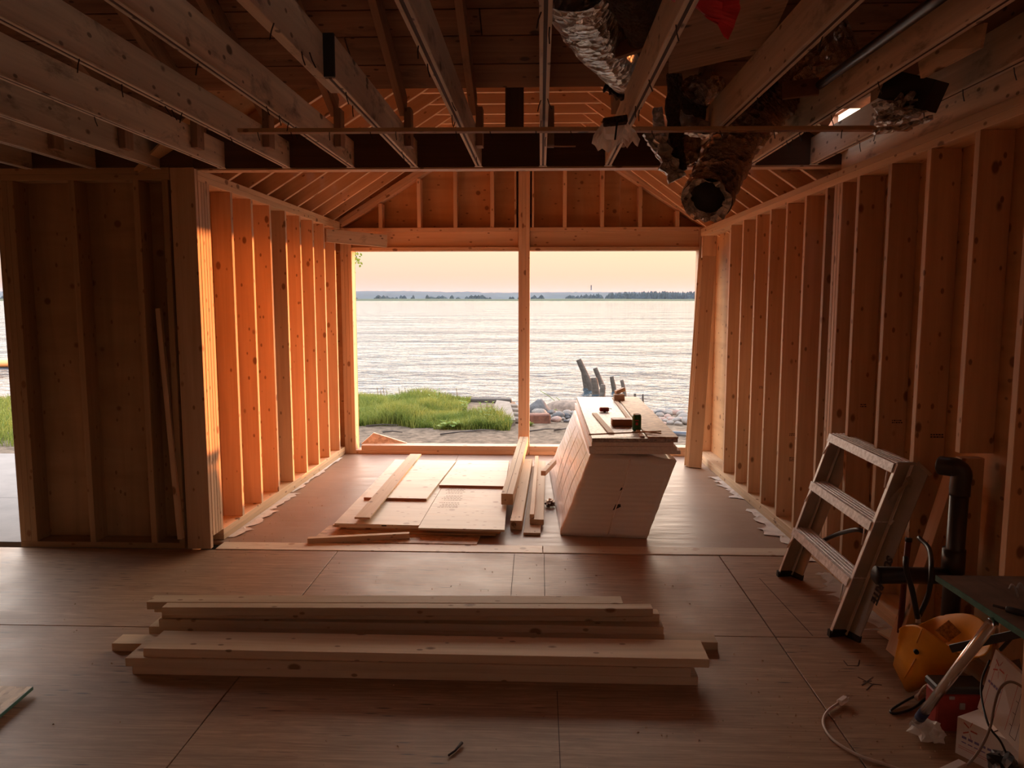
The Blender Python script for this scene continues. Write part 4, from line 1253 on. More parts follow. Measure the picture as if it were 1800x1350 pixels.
tube('bent_nail', [p + Vector((-.02, -.03, .006)), p + Vector((0, 0, .005)), p + Vector((.02, .045, .009))], [.004, .004, .006], nail_mat, None, 6, label='dark bent nail on the floor near the bottom of the picture', cat='nail')
# board corner at the left picture edge
q = [on_z(57, 1207, .03).xy, on_z(-40, 1290, .03).xy, (on_z(-40, 1290, .03) + Vector((-.5, 0, 0))).xy, (on_z(57, 1207, .03) + Vector((-.8, 0, 0))).xy]
oc = slab('osb_sheet', [Vector((*p_, .018)) for p_ in q], (0, 0, .012), osb, None, label='osb panel with a green edge at the left picture edge', cat='osb panel')
slab('green_edge', [Vector((*q[0], .017)), Vector((*q[1], .017)), Vector((*q[1], .0305)), Vector((*q[0], .0305))], (.003, 0, 0), green_paint, oc)
bar('panel_batten', (-3.0, 2.9, .008), (-2.25, 2.95, .008), .05, .016, pale_wood, oc)

# ================================================================== STEP LADDER
ld = empty('step_ladder', (1.5, 4.0, 0), label='worn aluminium step ladder leaning against the right wall', cat='ladder')
def rail_pts(y):
    fb, ft = Vector((1.408, y, .012)), Vector((1.682, y, .855))
    return fb, ft
NY, FYL = 3.636, 4.448
OFF2 = Vector((.078, 0, 0)); OFF3B, OFF3T = Vector((.115, -.075, 0)), Vector((.125, -.07, -.02))
for y, nm in ((NY, 'near'), (FYL, 'far')):
    fb, ft = rail_pts(y)
    sb, st_ = fb + OFF2, ft + OFF2 * .95
    rb, rt_ = fb + OFF3B, ft + OFF3T
    slab('front_rail', [fb, sb, st_, ft], (0, .003, 0), alu_dull, ld)
    slab('rail_flange', [fb, fb + Vector((0, -.022, 0)), ft + Vector((0, -.022, 0)), ft], (.004, 0, 0), alu, ld)
    slab('rear_rail', [sb, rb, rt_, st_], (.003, .001, 0), alu_dull, ld)
    d = (rb - sb).normalized() * .0
    slab('rail_flange', [sb + Vector((-.002, -.001, 0)), sb + Vector((-.001, -.022, 0)), st_ + Vector((-.001, -.022, 0)), st_ + Vector((-.002, -.001, 0))], (.004, 0, 0), alu, ld)
    f1 = slab('foot', [fb + Vector((-.004, -.024, -.012)), sb + Vector((0, -.006, -.012)), sb + Vector((0, -.006, .020)), fb + Vector((-.002, -.024, .020))], (0, .032, 0), black_rubber, ld)
    slab('foot', [sb + Vector((-.003, -.004, -.012)), rb + Vector((0, -.004, -.012)), rb + Vector((.004, -.004, .018)), sb + Vector((-.001, -.004, .020))], (.012, .008, 0), black_rubber, ld)
fbN, ftN = rail_pts(NY); fbF, ftF = rail_pts(FYL)
for i, t_ in enumerate((.335, .665, 1.0)):
    a, b_ = fbN.lerp(ftN, t_), fbF.lerp(ftF, t_)
    dpt = .085 if i < 2 else .10
    st = slab('step', [a + Vector((-.006, -.004, 0)), b_ + Vector((-.006, 0, 0)), b_ + Vector((dpt, 0, .0)), a + Vector((dpt, -.004, .0))], (0, 0, -.004), alu_worn, ld)
    slab('front_lip', [a + Vector((-.010, -.006, .001)), b_ + Vector((-.010, 0, .001)), b_ + Vector((-.022, 0, -.043)), a + Vector((-.022, -.006, -.043))], (.004, 0, 0), alu_worn, st)
    for q in range(4):
        o_ = Vector((.012 + q * .02, 0, .0015))
        bar('tread_ridge', a + o_, b_ + o_, .006, .004, alu_worn, st)
    for q, (s_, dv) in enumerate(((a, Vector((0, .05, 0))), (b_, Vector((0, -.05, 0))))):
        rp_ = (fbN if q == 0 else fbF).lerp(ftN if q == 0 else ftF, t_ - .14)
        tube('step_brace', [s_ + dv + Vector((-.012, 0, -.035)), rp_ + Vector((-.004, dv.y * .1, 0))], .004, alu, ld, 6)
# hinge bars and rivets on the near side, strap spreaders
def nearp(px, py, dy=-.03): return on_y(px, py, NY + dy)
bar('hinge_bar', nearp(1564, 880), nearp(1596, 848), .016, .003, alu_dull, ld, up=(0, 1, 0))
bar('hinge_bar', nearp(1596, 838), nearp(1607, 862), .022, .003, alu_dull, ld, up=(0, 1, 0))
bar('hinge_bar', nearp(1597, 858), nearp(1602, 893), .018, .003, alu_dull, ld, up=(0, 1, 0))
bar('top_bracket', nearp(1578, 815), nearp(1610, 815), .014, .004, alu_dull, ld, up=(0, 1, 0))
bar('top_bracket', nearp(1612, 813, -.05), nearp(1637, 836, -.09), .018, .004, alu_dull, ld, up=(0, 1, 0))
bar('rail_clip', nearp(1563, 922), nearp(1570, 914), .012, .012, alu, ld)
# lettering on the near rear rail
def text(name, s, size, mat, parent, mw, shear=0):
    cu = bpy.data.curves.new('t', 'FONT'); cu.body = s; cu.size = size; cu.shear = shear; cu.extrude = 0; cu.offset = .0028; cu.resolution_u = 2
    ob = bpy.data.objects.new('t', cu); COL.objects.link(ob)
    dg = bpy.context.evaluated_depsgraph_get(); dg.update()
    me = bpy.data.meshes.new_from_object(ob.evaluated_get(dg))
    bpy.data.objects.remove(ob)
    me.name = name
    me.materials.clear()
    return link(name, me, mat, parent, mw)
sb, st_ = fbN + OFF2, ftN + OFF2 * .95
rb, rt_ = fbN + OFF3B, ftN + OFF3T
dn = (sb - st_).normalized()
acr = (rb - sb); acr = (acr - dn * acr.dot(dn)).normalized()
nz_ = dn.cross(-acr * -1)
def lettering(s, px, py, size):
    t0 = None
    best = None
    # point on the rear web nearest to the pixel's ray
    q0, n0 = sb, (st_ - sb).cross(rb - sb).normalized()
    d = ray(px, py)
    p = EYEV + d * ((q0 - EYEV).dot(n0) / d.dot(n0))
    n_ = n0 if n0.dot(EYEV - p) > 0 else -n0
    x = dn; y_ = n_.cross(x)
    p = p + n_ * .0025
    M_ = Matrix(((x.x, y_.x, n_.x, p.x), (x.y, y_.y, n_.y, p.y), (x.z, y_.z, n_.z, p.z), (0, 0, 0, 1)))
    text('lettering', s, size, ink_black, ld, M_, .2)
lettering('SU', 1561, 976, .05)
lettering('RITE', 1545, 1023, .05)

# ================================================================== PIPES AND CORDS AT THE RIGHT WALL
dr = empty('drain_stack', (1.80, 3.16, 0), label='black plastic drain stack rising at the right wall', cat='pipe')
top = on_y(1688, 850, 3.19)
base = Vector((on_y(1668, 1090, 3.19).x, 3.19, 0))
tube('vertical_pipe', [base, base.lerp(top, .5), top], .036, black_plastic, dr, 18)
el = on_y(1653, 818, 3.25)
ca_, cb2 = on_y(1690, 832, 3.19), on_y(1680, 822, 3.20)
tube('elbow', bez([top + Vector((0, 0, -.05)), top, ca_, cb2, on_y(1668, 820, 3.22), el], 5), [.040] * 26, black_plastic, dr, 18)
c1 = on_y(1676, 985, 3.19)
tube('coupling', [c1 + Vector((0, 0, -.05)), c1 + Vector((0, 0, .05))], .045, black_plastic, dr, 18)
bs, be = on_y(1541, 1011, 3.06), on_y(1660, 1012, 3.17)
tube('branch_pipe', [bs, be], .034, black_plastic, dr, 18)
tube('end_cap', [bs + Vector((-.004, 0, 0)), bs + Vector((.002, .0, 0))], .037, black_rubber, dr, 18)
ip = empty('iron_rod', on_z(1581, 1110), label='dark red iron rod standing beside the ladder', cat='rod')
tube('rod', [on_y(1582, 1112, 3.40), on_y(1591, 1000, 3.40), on_y(1597, 950, 3.40)], .013, dark_red, ip, 10)
tube('rod_end', [on_y(1597, 952, 3.40), on_y(1597.5, 946, 3.40)], .015, black_rubber, ip, 10)
hs = empty('black_hose', on_y(1612, 1085, 3.02), label='black hose hanging in a loop over the branch pipe', cat='hose')
tube('hose', bez([on_y(1613, 1086, 3.02), on_y(1604, 1040, 3.0), on_y(1593, 1000, 2.98), on_y(1592, 980, 3.02)], 6), .011, black_cord, hs, 8)
tube('hose', bez([on_y(1616, 1082, 3.03), on_y(1632, 1045, 3.0), on_y(1637, 1000, 3.02), on_y(1633, 965, 3.2), on_y(1615, 945, 3.3)], 6), .010, black_cord, hs, 8)
tube('hose_tip', [on_y(1614, 1080, 3.02), on_y(1614, 1095, 3.02)], .010, cord_white, hs, 8)
tube('black_cable', bez([on_y(1447, 950, 4.3), on_y(1475, 938, 4.1), on_y(1505, 931, 3.9), on_y(1520, 935, 3.85)], 6), .012, black_cord, None, 8, label='black cable bowed behind the ladder steps', cat='cable')
lb0, lb1 = Vector((1.615, 3.40, .02)), on_y(1676, 834, 3.45)
bar('leaning_stud', lb0, lb1, .038, .089, new_wood, None, up=(0, 1, 0), label='stud leaning diagonally behind the ladder towards the drain elbow', cat='board')
bar('wood_offcut', on_z(1556, 1108, .02), on_z(1588, 1128, .012), .10, .012, pale_ply, None, label='thin wood offcut on the floor behind the ladder feet', cat='offcut')

# ---- bench
bn = empty('work_bench', (1.6, 2.3, 0), label='plywood bench top with a green edge at the right', cat='bench')
TZ = .70
c0, c1_, = on_z(1646, 1011, TZ), on_z(1800, 1111, TZ)
dY = (c1_ - c0).normalized()
c2 = c0 + dY * 1.1
q = [c0, c2, Vector((1.79, c2.y, TZ)), Vector((1.76, c0.y, TZ))]
slab('bench_top', [p + Vector((0, 0, -.018)) for p in q], (0, 0, .018), wood('bench_plywood', (.30, .20, .14), (.20, .13, .09), gx=14, gy=1.6, kn=0, stain=.5), bn)
slab('green_edge', [c0 + Vector((-.003, 0, -.019)), c2 + Vector((-.003, 0, -.019)), c2 + Vector((-.003, 0, .0005)), c0 + Vector((-.003, 0, .0005))], (.003, 0, 0), green_paint, bn)
for x, y in ((1.58, 2.36), (1.58, 1.6), (1.72, 1.6)):
    bar('leg', (x, y, 0), (x - .02, y, TZ - .019), .038, .089, new_wood, bn, up=(0, 1, 0))
p0, p1 = on_z(1746, 1064, TZ + .012), on_z(1790, 1076, TZ + .012)
sd = empty('screwdriver', p0, label='dark screwdriver lying on the bench top', cat='tool')
tube('blade', [p0, p0.lerp(p1, .55)], .004, nail_mat, sd, 8)
tube('handle', [p0.lerp(p1, .5), p0.lerp(p1, .55), p1, p1 + (p1 - p0) * .5], [.006, .010, .011, .008], black_plastic, sd, 10)
for px, py, lab in ((1784, 1052, 'small steel hook on the bench beside the screwdriver'), (1798, 1050, 'steel hook on the bench at the right picture edge')):
    p = on_z(px, py, TZ + .001)
    tube('steel_hook', bez([p + Vector((.01, 0, .004)), p + Vector((0, 0, .03)), p + Vector((-.012, 0, .045)), p + Vector((-.02, 0, .03))], 5), .003, alu_dull, None, 8, label=lab, cat='hook')
b0, b1 = on_z(1606, 1276, .02), c0.lerp(c2, .30) + Vector((-.012, 0, -.02))
tube_ = empty('metal_tube', b0, label='shiny metal tube leaning against the green bench edge', cat='tube')
tube('tube_body', [b0, b1 + (b1 - b0).normalized() * -.005], .0165, chrome, tube_, 20)
m_ = b0.lerp(b1, .10)
tube('blue_tape', [m_, b0.lerp(b1, .17)], .0185, plain('blue_tape', (.03, .045, .12), .5), tube_, 16)
crumple('plastic_bag', on_z(1632, 1283, .03), (.05, .05, .035), sheet_white, 8, 'crumpled clear bag at the foot of the metal tube', 'bag', amp=.8)

# ---- yellow bucket, tipped
bk = empty('yellow_bucket', (1.6, 3.1, 0), label='yellow plastic bucket tipped on its side under the bench', cat='bucket')
def loft(name, rings, mat, parent, close_bottom=True, smooth=True):
    n_ = len(rings[0]); vs, fs = [], []
    for r in rings: vs += r
    for i in range(len(rings) - 1):
        for k in range(n_): fs.append((i * n_ + k, i * n_ + (k + 1) % n_, (i + 1) * n_ + (k + 1) % n_, (i + 1) * n_ + k))
    if close_bottom: fs.append(tuple(range(n_))[::-1])
    return link(name, mesh(name, vs, fs, smooth), mat, parent, Matrix.Identity(4))
# rim outline and base outline measured at their own depths
rim = [on_y(1583, 1106, 3.16), on_y(1595, 1099, 3.13), on_y(1618, 1101, 3.06), on_y(1650, 1122, 2.98), on_y(1690, 1150, 2.93), on_y(1728, 1150, 2.88), on_y(1742, 1118, 2.90), on_y(1722, 1089, 2.98), on_y(1690, 1079, 3.07), on_y(1650, 1084, 3.20), on_y(1618, 1098, 3.22), on_y(1595, 1105, 3.20)]
bas = [on_y(1570, 1166, 3.22), on_y(1573, 1176, 3.19), on_y(1584, 1197, 3.13), on_y(1598, 1217, 3.085), on_y(1636, 1201, 3.05), on_y(1678, 1180, 3.03), on_y(1690, 1168, 3.02), on_y(1690, 1150, 3.06), on_y(1672, 1142, 3.11), on_y(1640, 1142, 3.19), on_y(1605, 1146, 3.22), on_y(1580, 1156, 3.23)]
for p in bas: p.z = max(p.z, .004)
cr_, cb_ = sum(rim, Vector()) / 12, sum(bas, Vector()) / 12
def smooth_ring(r, n=4):
    P = r + r[:3]
    out = []
    for i in range(12):
        a, b_, c, d = r[i - 1], r[i], r[(i + 1) % 12], r[(i + 2) % 12]
        for k in range(n):
            t = k / n
            out.append(.5 * ((2 * b_) + (c - a) * t + (2 * a - 5 * b_ + 4 * c - d) * t * t + (3 * b_ - a - 3 * c + d) * t ** 3))
    return out
R0, R1 = smooth_ring(bas), smooth_ring(rim)
def mixr(t, k=1.0): return [(cb_.lerp(cr_, t) + ((a.lerp(b_, t)) - cb_.lerp(cr_, t)) * k) for a, b_ in zip(R0, R1)]
loft('bucket_shell', [mixr(0), mixr(.35, 1.0), mixr(.70, .995), mixr(.74, 1.02), mixr(.95, 1.025), mixr(1.0, 1.045), mixr(1.0, 1.0), mixr(.6, .95), mixr(.25, .92)], yellow, bk)
loft('bucket_floor', [mixr(.26, .88), mixr(.26, .4)], yellow, bk, False)
hl = on_y(1610.5, 1145, 3.055)
tube('pivot_hole', [hl + Vector((0, .004, 0)), hl + Vector((-.003, -.010, 0))], .0095, black_rubber, bk, 14)
tube('moulded_rib', [on_y(1622, 1105, 3.035), on_y(1611, 1130, 3.055)], .0035, yellow, bk, 8)
tube('moulded_rib', [on_y(1610, 1158, 3.06), on_y(1590, 1192, 3.10)], .0035, yellow, bk, 8)
slab('label_patch', [on_y(1644, 1108, 3.12), on_y(1668, 1090, 3.10), on_y(1690, 1112, 3.05), on_y(1668, 1128, 3.06)], (0, .002, 0), plain('brown_label', (.40, .17, .03), .7, nscale=80, nvar=.5), bk)
tl = empty('red_toolbox', on_z(1680, 1262), label='red steel toolbox with a black lid beneath the bench', cat='toolbox')
x0, x1 = 1.60, 1.77
block('case', (1.50, 2.80, 0), (1.675, 2.89, .15), red_steel, tl, bev=.006)
block('lid', (1.495, 2.795, .152), (1.68, 2.895, .182), black_plastic, tl, bev=.006)
bar('latch', (1.59, 2.794, .095), (1.59, 2.794, .12), .02, .006, alu_dull, tl, up=(0, 1, 0))
bar('latch', (1.54, 2.794, .14), (1.56, 2.794, .14), .012, .005, alu_dull, tl, up=(0, 1, 0))
bar('black_bar', on_y(1672, 1140, 2.86), on_y(1812, 1109, 2.60), .014, .03, black_plastic, None, label='flat black bar running from the bucket towards the right edge', cat='bar')
bar('black_strut', on_y(1758, 1143, 2.72), on_y(1786, 1112, 2.66), .01, .012, black_plastic, None, label='short black strut crossing the flat black bar', cat='strut')

# ---- cartons
def carton(pts_bottom, h_vec, label, prints):
    q = [Vector(p) for p in pts_bottom]
    e = empty('carton', q[0], label=label, cat='carton')
    slab('box', q, h_vec, white_card, e)
    return e
# lower carton on the floor
A = on_z(1679, 1323); Bc = A + Vector((.155, -.245, 0)).normalized() * .24; Cc = A + Vector((.25, .13, 0)).normalized() * .24
Dc = Bc + (Cc - A)
HV = Vector((0, 0, .138))
ct1 = carton([A, Bc, Dc, Cc], HV, 'white carton with red emblem and violet lettering on the floor', None)
def face_marks(e, o, u, v, n_, what):
    """print strips on a face: o corner, u and v unit directions, n normal"""
    for nm, mt, rects in what:
        vs, fs = [], []
        for (a, b_, w, h, sk) in rects:
            i = len(vs)
            p = o + u * a + v * b_ + n_ * .0012
            vs += [p, p + u * w + v * sk, p + u * w + v * (h + sk), p + v * h]
            fs.append((i, i + 1, i + 2, i + 3))
        link(nm, mesh(nm, vs, fs), mt, e, Matrix.Identity(4))
def star(n_, cx, cy, r):
    return [(cx + r * .12 * math.cos(k * 1.257) , cy + r * .5 * math.sin(k * 1.257), r * .9 * math.cos(k * 1.257), r * .22, r * .8 * math.sin(k * 1.257)) for k in range(n_)]
u_ = (Bc - A).normalized(); n_l = Vector((u_.y, -u_.x, 0))
if n_l.dot(EYEV - A) < 0: n_l = -n_l
face_marks(ct1, A, u_, Vector((0, 0, 1)), n_l, [
    ('red_emblem', ink_red, star(5, .045, .105, .026)),
    ('violet_lettering', ink_violet, [(.02 + k * .022, .068 - .000 * k, .016, .009, 0) for k in range(9)] + [(.02 + k * .022, .052, .016, .004, 0) for k in range(9)]),
    ('red_rule', ink_red, [(.01, .035, .21, .0015, 0), (.01, .028, .21, .0015, 0)])])
bar('top_flap', (A + Cc) / 2 + HV + (Bc - A) * .5 + Vector((0, 0, .001)) - (Cc - A) * .48, (A + Cc) / 2 + HV + (Bc - A) * .5 + Vector((0, 0, .001)) + (Cc - A) * .48, .004, .002, chalk, ct1)
# upper carton tilted, leaning on the lower one
P0, P1, P2, P3 = on_y(1718, 1244, 2.62), on_y(1793, 1326, 2.44), on_y(1842, 1230, 2.50), on_y(1750, 1141, 2.70)
ct2 = empty('carton', P0, label='torn white carton tilted up behind the lower carton', cat='carton')
nn = (P1 - P0).cross(P3 - P0).normalized()
if nn.dot(EYEV - P0) < 0: nn = -nn
slab('box', [P0, P1, P2, P3], -nn * .13, white_card, ct2)
u2, v2 = (P1 - P0).normalized(), (P3 - P0).normalized()
face_marks(ct2, P0, u2, v2, nn, [
    ('red_emblem', ink_red, star(5, .035, .17, .024)),
    ('violet_lettering', ink_violet, [(.01 + k * .012, .105, .009, .008, 0) for k in range(5)]),
    ('red_rule', ink_red, [(.02 + .05 * k, .02, .0016, .16, .0) for k in range(3)]),
    ('line_drawing', ink_black, [(.14, .02, .0016, .15, 0), (.165, .02, .0016, .15, 0), (.14, .02, .025, .0016, 0), (.14, .17, .025, .0016, 0), (.13, .05, .012, .0016, 0), (.13, .09, .012, .0016, 0), (.13, .13, .012, .0016, 0)])])
crumple('dark_bag', on_y(1765, 1345, 2.42), (.045, .05, .04), black_plastic, 4, 'black crumpled bag at the bottom right corner', 'bag', amp=.5)
slab('grey_flap', [on_y(1765, 1180, 2.80), on_y(1800, 1198, 2.76), on_y(1792, 1160, 2.84), on_y(1770, 1165, 2.86)], (.004, .006, .002), plain('grey_card', (.20, .16, .15), .7), None, label='dark grey card flap behind the tilted carton', cat='card')
bar('pale_lath', on_z(1650, 1360, .012), on_z(1692, 1340, .012), .03, .012, white_card, None, label='pale strip on the floor before the lower carton', cat='strip')
# ---- cords
p = on_z(1482, 1236)
fc = empty('extension_cord', p, label='cream extension cord with plug snaking over the floor', cat='cord')
tube('cord', bez([on_z(1477, 1234, .012), on_z(1455, 1250, .008), on_z(1447, 1267, .007), on_z(1452, 1285, .007), on_z(1470, 1305, .007), on_z(1510, 1328, .007), on_z(1560, 1345, .007), on_z(1620, 1368, .007), on_z(1700, 1400, .007)], 6), .0055, cord_white, fc, 8)
pl0, pl1 = on_z(1475, 1236, .014), on_z(1487, 1227, .018)
bar('plug', pl0, pl1, .026, .022, white_card, fc, bev=.005)
for s_ in (-1, 1):
    d = (pl1 - pl0).normalized(); sd_ = Vector((-d.y, d.x, 0)) * .006 * s_
    bar('prong', pl1 + sd_, pl1 + sd_ + d * .014, .002, .005, alu, fc)
tube('floor_cable', bez([on_z(1622, 1217, .03), on_z(1590, 1233, .01), on_z(1566, 1249, .006), on_z(1575, 1254, .006), on_z(1605, 1245, .006), on_z(1630, 1226, .01)], 6), .005, black_cord, None, 8, label='black cord loop on the floor below the yellow bucket', cat='cord')
wc = empty('white_cord', on_z(1615, 1222, .03), label='pinkish white cord passing behind the metal tube', cat='cord')
tube('cord', bez([on_z(1613, 1225, .02), on_y(1624, 1208, 2.92), on_y(1640, 1204, 2.90), on_y(1660, 1228, 2.86), on_y(1690, 1245, 2.84), on_y(1722, 1250, 2.80)], 6), .0045, cord_white, wc, 8)
bar('connector', on_z(1611, 1228, .02), on_z(1622, 1219, .026), .022, .02, cord_white, wc, bev=.004)
tube('looping_cable', bez([on_y(1700, 1346, 2.40), on_y(1722, 1318, 2.40), on_y(1740, 1280, 2.40), on_y(1748, 1240, 2.42), on_y(1757, 1212, 2.42), on_y(1772, 1199, 2.42), on_y(1790, 1203, 2.42), on_y(1812, 1222, 2.42)], 6), .0042, plain('grey_cord', (.26, .19, .16), .5), None, 8, label='grey cord looping in front of the tilted carton', cat='cord')
tube('thin_black_cord', bez([on_y(1740, 1160, 2.60), on_y(1726, 1195, 2.58), on_y(1726, 1230, 2.52), on_y(1738, 1275, 2.42), on_y(1758, 1302, 2.40), on_y(1768, 1322, 2.40)], 6), .0035, black_cord, None, 8, label='thin black cord hanging over the tilted carton', cat='cord')

# ================================================================== DUCTS AND SCRAPS OVERHEAD
def duct_ring(path, rad, seg, amp, seed, ribs=.0):
    path = bez(path, 14)
    n_ = len(path)
    vs, fs = tube_data(path, [rad[0] + (rad[1] - rad[0]) * i / (n_ - 1) for i in range(n_)], seg, False)
    out = []
    for i, v in enumerate(vs):
        r, a = divmod(i, seg)
        c = path[r]
        ca, sa = math.cos(a * 6.2832 / seg), math.sin(a * 6.2832 / seg)
        k = 1 + amp * noise.noise(Vector((r * .18, ca * 1.1, sa * 1.1 + seed))) + amp * .55 * noise.noise(Vector((r * .55, ca * 2.2, sa * 2.2 + seed))) + ribs * math.sin(r * 1.9 + 2 * noise.noise(Vector((ca * 1.5, sa * 1.5, r * .1))))
        out.append(c + (v - c) * k)
    return out, fs
def duct(name, path, rad, mat, label, seed, seg=36, amp=.17, ribs=.06, mouth=True):
    e = empty(name, path[0], label=label, cat='duct')
    vs, fs = duct_ring(path, rad, seg, amp, seed, ribs)
    link('duct_jacket', mesh('duct_jacket', vs, fs, True), mat, e, Matrix.Identity(4))
    if mouth:
        m_ = path[:2]
        d = (Vector(path[1]) - Vector(path[0])).normalized()
        vs, fs = tube_data([Vector(path[0]) + d * .01, Vector(path[0]) + d * .2], rad[0] * .72, 20, True)
        link('black_liner', mesh('black_liner', vs, fs, True), black_rubber, e, Matrix.Identity(4))
        vs, fs = [], []
        rr = random.Random(seed)
        x, y_, z_ = frame(d, Vector((0, 0, 1)))
        for k in range(28):
            a = 2 * math.pi * k / 28
            o_ = y_ * math.cos(a) + z_ * math.sin(a)
            vs.append(Vector(path[0]) + o_ * rad[0] * (1.02 + rr.uniform(-.04, .06)) - d * rr.uniform(.0, .03))
            vs.append(Vector(path[0]) + o_ * rad[0] * (.70 + rr.uniform(-.05, .05)) + d * rr.uniform(.0, .02))
        for k in range(28):
            a, b_ = 2 * k, 2 * ((k + 1) % 28)
            fs.append((a, b_, b_ + 1, a + 1))
        link('ragged_end', mesh('ragged_end', vs, fs), foil, e, Matrix.Identity(4))
    return e
duct('hanging_duct', [on_y(1243, 350, 3.72), on_y(1256, 322, 3.82), on_y(1284, 268, 3.95), on_y(1326, 212, 4.02), on_y(1365, 172, 4.0), on_y(1410, 128, 3.9), on_y(1450, 96, 3.75), on_y(1500, 70, 3.7)], (.112, .13), foil_brown, 'crinkled foil duct hanging down with an open black mouth', 5)
duct('upper_duct', [on_y(1120, 150, 3.85), on_y(1090, 112, 3.65), on_y(1058, 70, 3.40), on_y(1030, 15, 3.15), on_y(1010, -50, 2.9)], (.085, .15), foil, 'wide silvery duct curving up beside the centre joist', 9, amp=.07, ribs=.015, mouth=False)
e = empty('dark_duct', on_y(1170, 40, 3.0), label='dark insulated duct bundle above the panel, top right of centre', cat='duct')
vs, fs = duct_ring([on_y(1150, 80, 3.3), on_y(1132, 40, 3.15), on_y(1112, -10, 2.95), on_y(1095, -60, 2.8)], (.075, .10), 20, .15, 3)
link('duct_jacket', mesh('duct_jacket', vs, fs, True), fluff, e, Matrix.Identity(4))
duct('branch_duct', [on_y(1262, 160, 4.3), on_y(1245, 150, 4.25), on_y(1222, 165, 4.2), on_y(1205, 180, 4.2)], (.05, .10), foil_brown, 'short brown foil duct elbow between two joists', 12, mouth=False)
tube('dark_hose', bez([on_y(1182, 178, 4.1), on_y(1205, 190, 4.1), on_y(1230, 200, 4.1), on_y(1262, 205, 4.1)], 5), .045, fluff, None, 12, jitter=.12, label='dark fibrous hose crossing behind the hanging strips', cat='hose')
# torn strips and scraps
def strip(name, pts, w, mat, label, cat, seed, up=(0, -1, 0), t=.02, amp=.5):
    P = bez(pts, 6)
    rnd = random.Random(seed)
    vs, fs = [], []
    for i, p in enumerate(P):
        d = (P[min(i + 1, len(P) - 1)] - P[max(i - 1, 0)]).normalized()
        s = d.cross(Vector(up)).normalized()
        u = Vector(up)
        wi = (w[0] + (w[1] - w[0]) * i / (len(P) - 1)) * (1 + amp * noise.noise(Vector((i * .6, seed, 0))))
        for a, b_ in ((-1, -1), (-.3, -1.3), (.4, -.8), (1, -1), (1, 1), (0, .8), (-1, 1)):
            vs.append(p + s * wi * a * (1 + rnd.uniform(-.12, .12)) + u * t * b_ * (1 + rnd.uniform(-.4, .4)))
    for i in range(len(P) - 1):
        for k in range(7): fs.append((i * 7 + k, i * 7 + (k + 1) % 7, (i + 1) * 7 + (k + 1) % 7, (i + 1) * 7 + k))
    fs.append(tuple(range(7))[::-1]); fs.append(tuple(range((len(P) - 1) * 7, len(P) * 7)))
    return link(name, mesh(name, vs, fs), mat, None, Matrix.Identity(4), label=label, cat=cat)
strip('insulation_strip', [on_y(1186, 130, 3.95), on_y(1183, 200, 3.92), on_y(1190, 262, 3.90), on_y(1196, 300, 3.88)], (.035, .03), fluff, 'brown fibre strip hanging beside the torn foil', 'insulation', 4)
strip('foil_strip', [on_y(1155, 190, 3.93), on_y(1160, 230, 3.90), on_y(1170, 275, 3.88), on_y(1190, 316, 3.86)], (.022, .040), foil, 'torn foil strip hanging down left of the duct mouth', 'foil', 7, amp=.7)
strip('foil_strip', [on_y(1140, 232, 3.95), on_y(1152, 258, 3.95), on_y(1168, 285, 3.94)], (.03, .012), foil, 'pale foil tail behind the hanging foil strip', 'foil', 9)
strip('foil_sleeve', [on_y(1183, 212, 4.02), on_y(1215, 222, 4.0), on_y(1245, 230, 3.98), on_y(1266, 232, 3.96)], (.055, .02), foil, 'bright crumpled foil sleeve above the furring strip', 'foil', 12, up=(0, -1, .3))
strip('foil_sleeve', [on_y(1190, 262, 4.2), on_y(1220, 264, 4.2), on_y(1252, 258, 4.2)], (.075, .07), foil_brown, 'brown foil sheet behind the furring strip, left of the duct', 'foil', 15, amp=.2)
strip('foil_end', [on_y(1065, 145, 3.8), on_y(1085, 152, 3.78), on_y(1105, 160, 3.75)], (.035, .05), fluff, 'dark fibrous stub at the lower end of the silvery duct', 'insulation', 18)
strip('foil_tail', [on_y(1098, 128, 3.72), on_y(1110, 150, 3.72), on_y(1120, 178, 3.72)], (.045, .02), foil, 'crumpled foil tail below the silvery duct', 'foil', 19, amp=.5)
def rag(name, outline, mat, label, y, seed, cat='plastic sheet', n=9, depth=.05):
    """crumpled hanging sheet filled from an outline measured at depth y"""
    pts = [on_y(px, py, y) for px, py in outline]
    c = sum(pts, Vector()) / len(pts)
    bm = bmesh.new()
    vv = [bm.verts.new(p) for p in pts]
    bm.faces.new(vv)
    bmesh.ops.triangulate(bm, faces=bm.faces)
    bmesh.ops.subdivide_edges(bm, edges=bm.edges, cuts=4, use_grid_fill=True)
    bmesh.ops.triangulate(bm, faces=bm.faces)
    for v in bm.verts:
        v.co.y += depth * noise.noise(v.co * 14 + Vector((seed, 0, 0))) + depth * .6 * noise.noise(v.co * 34)
    me = bpy.data.meshes.new(name); bm.to_mesh(me); bm.free()
    return link(name, me, mat, None, Matrix.Identity(4), label=label, cat=cat)
rg = rag('plastic_rag', [(1062, 214), (1100, 210), (1112, 225), (1126, 244), (1122, 257), (1112, 248), (1104, 258), (1092, 250), (1070, 267), (1058, 262), (1051, 266), (1040, 252), (1043, 238)], sheet_white, 'torn white plastic sheet tied around a joist', 3.52, 3)
bar('dark_tie', on_y(1060, 216, 3.5), on_y(1102, 210, 3.5), .06, .03, fluff, rg)
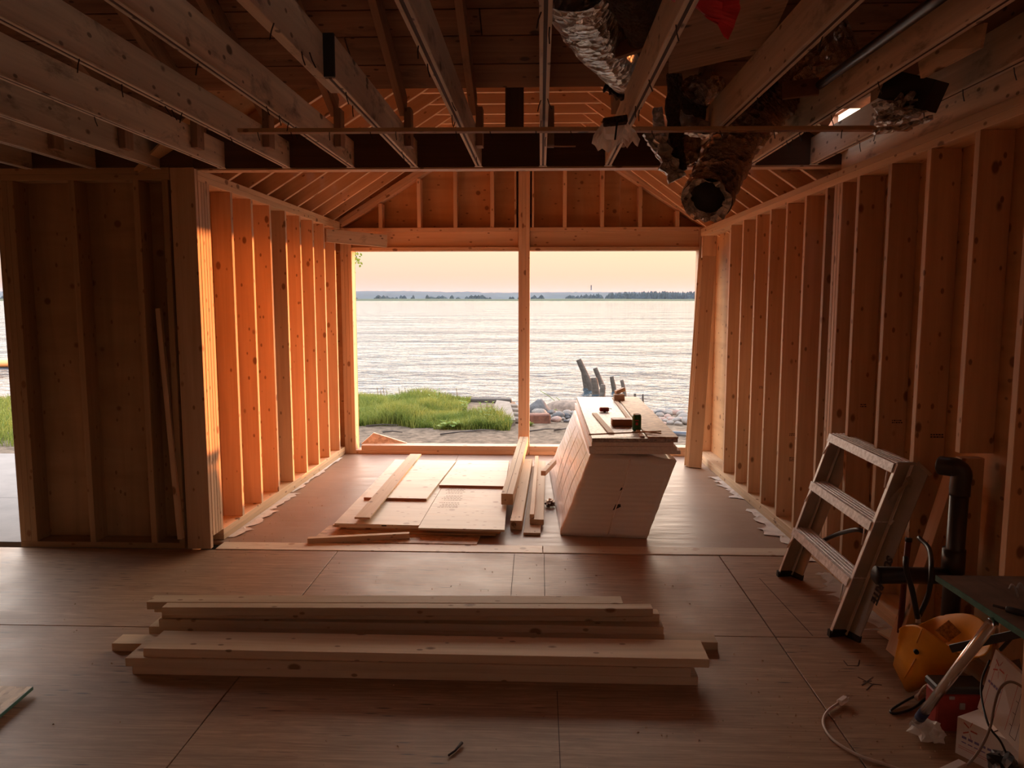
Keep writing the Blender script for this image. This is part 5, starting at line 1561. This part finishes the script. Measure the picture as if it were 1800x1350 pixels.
bar('tie_tail', on_y(1085, 214, 3.46), on_y(1081, 246, 3.46), .012, .008, black_rubber, rg)
rag('red_sheet', [(1165, -8), (1300, -12), (1298, 20), (1292, 45), (1286, 62), (1276, 60), (1258, 38), (1236, 20), (1210, 6)], sheet_red, 'torn red plastic sheet hanging at the top edge', 2.35, 8)
# panels lying on the joists
slab('loose_plywood', [on_z(1175, 130, 2.60), on_z(1345, 92, 2.60), on_z(1400, -30, 2.60), on_z(1180, -30, 2.60)], (0, 0, .014), old_rafter, None, label='plywood panel lying on the joists above the ducts', cat='panel')
slab('loose_board', [on_y(1618, 138, 3.0), on_y(1722, 84, 2.72), on_y(1730, 40, 2.72), on_y(1610, 90, 3.0)], (.012, 0, 0), old_wood, None, label='pale board standing between the two rightmost joists', cat='panel')
bar('wood_cleat', on_y(1085, 90, 3.3), on_y(1170, 60, 3.1), .03, .06, dark_wood, None, label='dark cleat laid across behind the joist near the ducts', cat='cleat')
bar('cross_cleat', on_y(1375, 160, 3.45), on_y(1440, 152, 3.4), .03, .07, dark_wood, None, label='dark cleat between the two joists over the hanging duct', cat='cleat')
cf = crumple('foil_box', on_y(1578, 193, 3.15), (.075, .09, .05), foil, 5, 'crumpled foil wrap hanging at the right end of the furring strip', 'foil', 4, .9)
strip('foil_flap', [on_y(1540, 230, 3.15), on_y(1585, 224, 3.15), on_y(1640, 206, 3.1)], (.03, .018), foil, 'flat foil flap below the right end of the furring strip', 'foil', 22, up=(0, 0, 1), t=.008)
bar('dark_box', on_y(1565, 150, 3.2), on_y(1645, 170, 3.05), .10, .11, black_rubber, None, label='dark box hung between the two rightmost joists', cat='box')
tube('conduit', [on_y(1440, 150, 3.4), on_y(1530, 85, 2.8), on_y(1640, 5, 2.3), on_y(1700, -40, 2.1)], .018, black_plastic, None, 10, label='thin black conduit running along the joist towards the top right', cat='conduit')
bar('long_nail', on_y(953, 257, 4.3), on_y(1012, 257, 4.3), .008, .008, red_edge, None, label='thin wooden splinter sticking out of the centre joist', cat='splinter')
